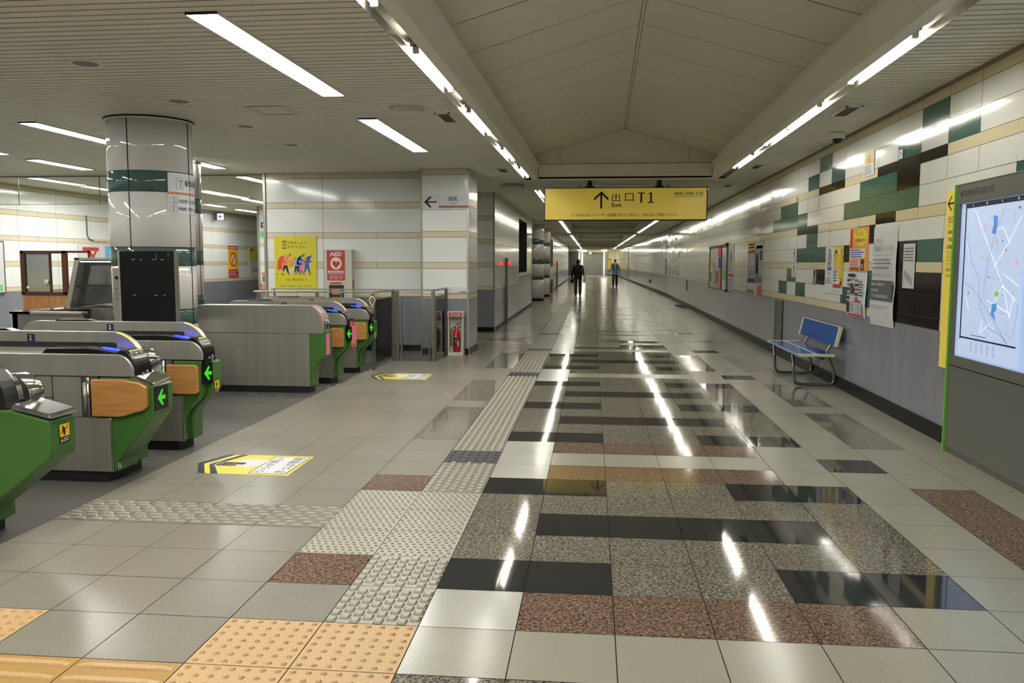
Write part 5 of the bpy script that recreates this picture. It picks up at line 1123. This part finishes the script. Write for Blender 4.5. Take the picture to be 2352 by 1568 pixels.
b = MB(); b.box(-5.0,12.343,.1,-3.22,12.349,1.0,'glass_clear'); b.build('glass_panel', o)
# red lamp posts along the left wall
for y, lab in ((20.15,'nearer slim steel column with a red lamp on the left corridor wall'),(49.7,'farther slim steel column with a red lamp on the left corridor wall')):
    xw = (-2.322+sL(y)) if y < 30 else (-2.60+sL(y)-sL(39.8)); o = empty('alarm_column', (xw+.06,y,0), lab, 'alarm', 'alarm columns')
    b = MB(); b.box(xw+.005,y-.08,0,xw+.06,y+.08,1.6,'steel_dark'); b.build('post', o)
    b = MB(); b.lathe([(0,-.045),(.03,-.035),(.045,0),(.03,.035),(0,.045)], (xw+.10,y-.02,1.46), 'red_glow', 16); b.build('lamp', o)
# far end details
o = empty('area_map', (.56,99.9,.6), 'far yellow map panel in a dark frame beside the shutter', 'map'); b = MB(); b.box(.24+.12,99.86,.58,.90,99.96,1.95,'black_matt'); b.build('frame', o); b = MB(); b.box(.40,99.84,.66,.86,99.87,1.88,'sign_yellow'); b.build('face', o)
b = MB(); b.lathe([(0,-.12),(.1,-.08),(.13,0),(.1,.08),(0,.12)], (-1.54,99.2,2.62), 'white_glow', 16); b.build('exit_lamp', label='small round glowing lamp above the far shutter', cat='lamp')
# ================================================================ people
def skin(name, verts, edges, rad, m, parent, sub=2, root=0, orig=None):
    """verts in local place coordinates; grown with a skin and a subdivision modifier"""
    base = wloc(parent); me = bpy.data.meshes.new(name); me.from_pydata([tuple(Vector(v)-base) for v in verts], edges, []); o = bpy.data.objects.new(name, me); COL.objects.link(o); o.parent = parent
    me.materials.append(MATS[m]); md = o.modifiers.new('skin', 'SKIN'); md.use_smooth_shade = True
    if not me.skin_vertices: 
        bpy.context.view_layer.objects.active = o
    for i, sv in enumerate(me.skin_vertices[0].data): r = rad[i]; sv.radius = (r, r) if not isinstance(r, tuple) else r; sv.use_root = (i == root)
    s = o.modifiers.new('sub', 'SUBSURF'); s.levels = sub; s.render_levels = sub
    return o
def person(x, y, s, h, label, coat, trousers, armL, armR, stride=.12, bag=None, hair_len=0.):
    """s = +1 walks away from the camera, -1 walks towards it; heights scale with h"""
    o = empty('person', (x,y,0), label, 'person'); k = h/1.70
    P = lambda a, f, z: (x+a*k*s, y+f*k*s, z*k)       # a = to the person's right, f = forward
    hp, sh = .95, 1.40
    def leg(sd, f): return [(sd*.09,.0,.92),(sd*.10,f*.45+.03,.50),(sd*.10,f*.6-.02,.30),(sd*.10,f*.9-.03,.09),(sd*.10,f*.9+.10,.035)]
    V = [(0,0,.95),(0,.0,1.10),(0,.01,1.25),(0,0,1.40),(0,.0,1.475),(0,.02,1.53),(0,.035,1.60),(0,.03,1.655)]; R = [(.15,.11),(.13,.10),(.155,.11),(.13,.085),(.052,.052),(.062,.07),(.075,.09),(.055,.065)]
    E_ = [(i,i+1) for i in range(7)]
    def chain(pts, rr, at):
        i = len(V); V.extend(pts); R.extend(rr); E_.append((at,i)); E_.extend((i+j,i+j+1) for j in range(len(pts)-1)); return i+len(pts)-1
    ends = []
    for sd, pose in ((1,armR),(-1,armL)):
        pts = [(sd*.17,0,1.385)]+pose; e = chain(pts, [.055,.045,.036,.026,.03], 3); ends.append((sd, e))
    for sd, f in ((1,stride),(-1,-stride)): chain(leg(sd,f), [.085,.062,.055,.04,.035], 0)
    W_ = [P(*v) for v in V]
    hands = MB()
    for sd, e in ends:                                  # five fingers on each hand, rooted in the palm
        p = Vector(V[e]); q = Vector(V[e-1]); d = (p-q).normalized(); side = Vector((1,0,0)) if abs(d.x) < .8 else Vector((0,1,0)); f2 = d.cross(side).normalized()
        for j in range(4):
            t = (j-1.5)*.017; L = (.062,.072,.068,.052)[j]; a = p+f2*t; c = a+d*L*.55+side*.004*-sd; e2 = a+d*L+side*.016*-sd
            hands.tube([P(*a), P(*c), P(*e2)], [.0085*k,.008*k,.006*k], 'skin', 6)
        a = p-d*.02+f2*.03; hands.tube([P(*a), P(*(a+d*.02+f2*.025)), P(*(a+d*.055+f2*.03))], [.010*k,.009*k,.007*k], 'skin', 6)
    body = skin('body', W_, E_, [tuple(q*k for q in r) if isinstance(r,tuple) else r*k for r in R], 'skin', o)
    hands.build('hand', o)
    # coat or shirt over torso and arms
    cv = [V[i] for i in (0,1,2,3)]; bk = 1.1 if coat == 'cloth_black' else 1.; cr = [(.185*bk,.145*bk),(.172*bk,.14*bk),(.185*bk,.145*bk),(.15,.115)]; ce = [(0,1),(1,2),(2,3)]
    for sd, pose in ((1,armR),(-1,armL)):
        i = len(cv); pts = [(sd*.17,0,1.385)]+pose[:3]; q = Vector(pts[2]); w = Vector(pts[3]); pts[3] = tuple(q+(w-q)*.85); cv += pts; cr += [.072,.06,.05,.042]; ce += [(3,i),(i,i+1),(i+1,i+2),(i+2,i+3)]
    cv.append((0,0,.86)); cr.append((.18*bk,.145*bk)); ce.append((0,len(cv)-1))
    cv.append((0,-.01,1.45)); cr.append((.085,.08)); ce.append((3,len(cv)-1))
    cv.append((0,-.005,1.485)); cr.append((.068,.066)); ce.append((len(cv)-2,len(cv)-1))
    skin('coat' if coat == 'cloth_black' else 'shirt', [P(*v) for v in cv], ce, [tuple(q*k for q in r) if isinstance(r,tuple) else r*k for r in cr], coat, o)
    tv = [(0,0,.90)]; tr = [(.135,.105)]; te = []
    for sd, f in ((1,stride),(-1,-stride)):
        i = len(tv); L = leg(sd,f); tv += [L[0],L[1],L[2],(L[3][0],L[3][1],.055)]; tr += [.10,.092,.086,.078]; te += [(0,i),(i,i+1),(i+1,i+2),(i+2,i+3)]
    skin('trousers', [P(*v) for v in tv], te, [tuple(q*k for q in r) if isinstance(r,tuple) else r*k for r in tr], trousers, o)
    for sd, f in ((1,stride),(-1,-stride)):
        L = leg(sd,f)[3]; skin('shoe', [P(L[0],L[1]-.05,.045),P(L[0],L[1]+.05,.045),P(L[0],L[1]+.16,.035)], [(0,1),(1,2)], [.05*k,.056*k,.048*k], 'hair', o, 1)
    # head details: hair cap, ears, nose, eyes, mouth
    b = MB(); hc = (0,.025,1.60); F_ = lambda a, f, z: P(hc[0]+a, hc[1]+f, hc[2]+z)
    n = 14; rings = []
    for j in range(7):
        th = math.radians(8+j*(17 if not hair_len else 20)); i = len(b.v)
        for q in range(n):
            ph = 2*math.pi*q/n; f = math.sin(ph); th2 = th*(1-.42*max(0,f)); rr = math.sin(th2); low = .0 if f < .2 else .035*(f-.2)*(j/6)
            b.v.append(F_(.092*rr*math.cos(ph), .108*rr*f-.012, .118*math.cos(th2)-(hair_len*max(0,-f)*(j/6)**2)))
        rings.append(i)
    b.f.append(tuple(rings[0]+q for q in range(n))); b.m.append(b.mi('hair')); b.sm.append(True)
    for a, c in zip(rings, rings[1:]):
        for q in range(n): b.f.append((a+q, a+(q+1)%n, c+(q+1)%n, c+q)); b.m.append(0); b.sm.append(True)
    b.build('hair', o)
    b = MB()
    for sd in (-1,1): b.tube([F_(sd*.078,-.0,-.03),F_(sd*.088,-.008,0),F_(sd*.082,-.012,.02)], [.008*k,.012*k,.008*k], 'skin', 6)
    b.tube([F_(0,.083,.01),F_(0,.102,-.022),F_(0,.088,-.03)], [.007*k,.012*k,.008*k], 'skin', 6)
    for sd in (-1,1): b.tube([F_(sd*.042,.078,.012),F_(sd*.022,.083,.012)], .006*k, 'ink', 6); b.tube([F_(sd*.048,.074,.032),F_(sd*.018,.085,.034)], .004*k, 'hair', 6)
    b.tube([F_(-.022,.083,-.055),F_(0,.088,-.057),F_(.022,.083,-.055)], .005*k, 'crimson', 6); b.build('face', o)
    return o, P
o, P = person(-1.14, 38.1, 1, 1.64, 'person seen from behind in black jacket and baggy olive trousers, carrying a cream tote bag', 'cloth_black', 'cloth_olive',
              [(-.25,.02,1.15),(-.30,.10,.95),(-.27,.16,.82),(-.27,.18,.77)], [(.24,0,1.14),(.25,.06,.92),(.23,.14,1.05),(.22,.16,1.10)], .07, hair_len=.08)
b = MB(); b.prism([(-.02,.62),(.13,.60),(.12,.95),(.02,.97)], lambda p,q,t: (-1.14+.235+p, 38.0+t, q), -.02, .16, 'cloth_cream')
b.build('tote_bag', label='cream tote bag hanging at the right hip of the person in black', cat='bag')
bag = bpy.context.scene.objects['tote_bag']
b = MB(); b.tube([(-.905,38.02,.94),(-.96,38.0,1.2),(-.985,38.05,1.40),(-.965,38.15,1.2),(-.915,38.14,.94)], .012, 'cloth_cream', 6); b.build('strap', bag)
b = MB(); b.prism([(-.07,.60),(.08,.56),(.09,.74),(-.05,.76)], lambda p,q,t: (-1.42+p, 38.1+t, q), -.08, .12, 'cloth_black'); b.build('handbag', label='black handbag held at the left side of the person in black', cat='bag')
o, P = person(.72, 52.3, -1, 1.70, 'person walking towards the camera in pale blue shirt and brown trousers, dark backpack straps', 'cloth_blue', 'cloth_brown',
              [(-.25,.02,1.14),(-.30,.06,.93),(-.33,.12,.80),(-.34,.13,.75)], [(.25,.03,1.16),(.29,.12,1.06),(.22,.22,1.17),(.20,.24,1.21)], .13)
b = MB()
for sd in (-1,1): b.tube([P(sd*.12,-.13,1.36),P(sd*.12,-.02,1.475),P(sd*.115,.115,1.37),P(sd*.125,.145,1.2),P(sd*.16,.08,1.06)], .028, 'cloth_black', 6)
b.prism([(-.14,1.0),(.14,1.0),(.13,1.40),(-.13,1.40)], lambda p,q,t: P(p,t,q), -.27, -.12, 'cloth_black'); b.build('backpack', label='dark backpack worn by the person in the pale blue shirt', cat='bag', smooth_all=False)
# flat slab light from the lit throats of the stairs beside the shutter
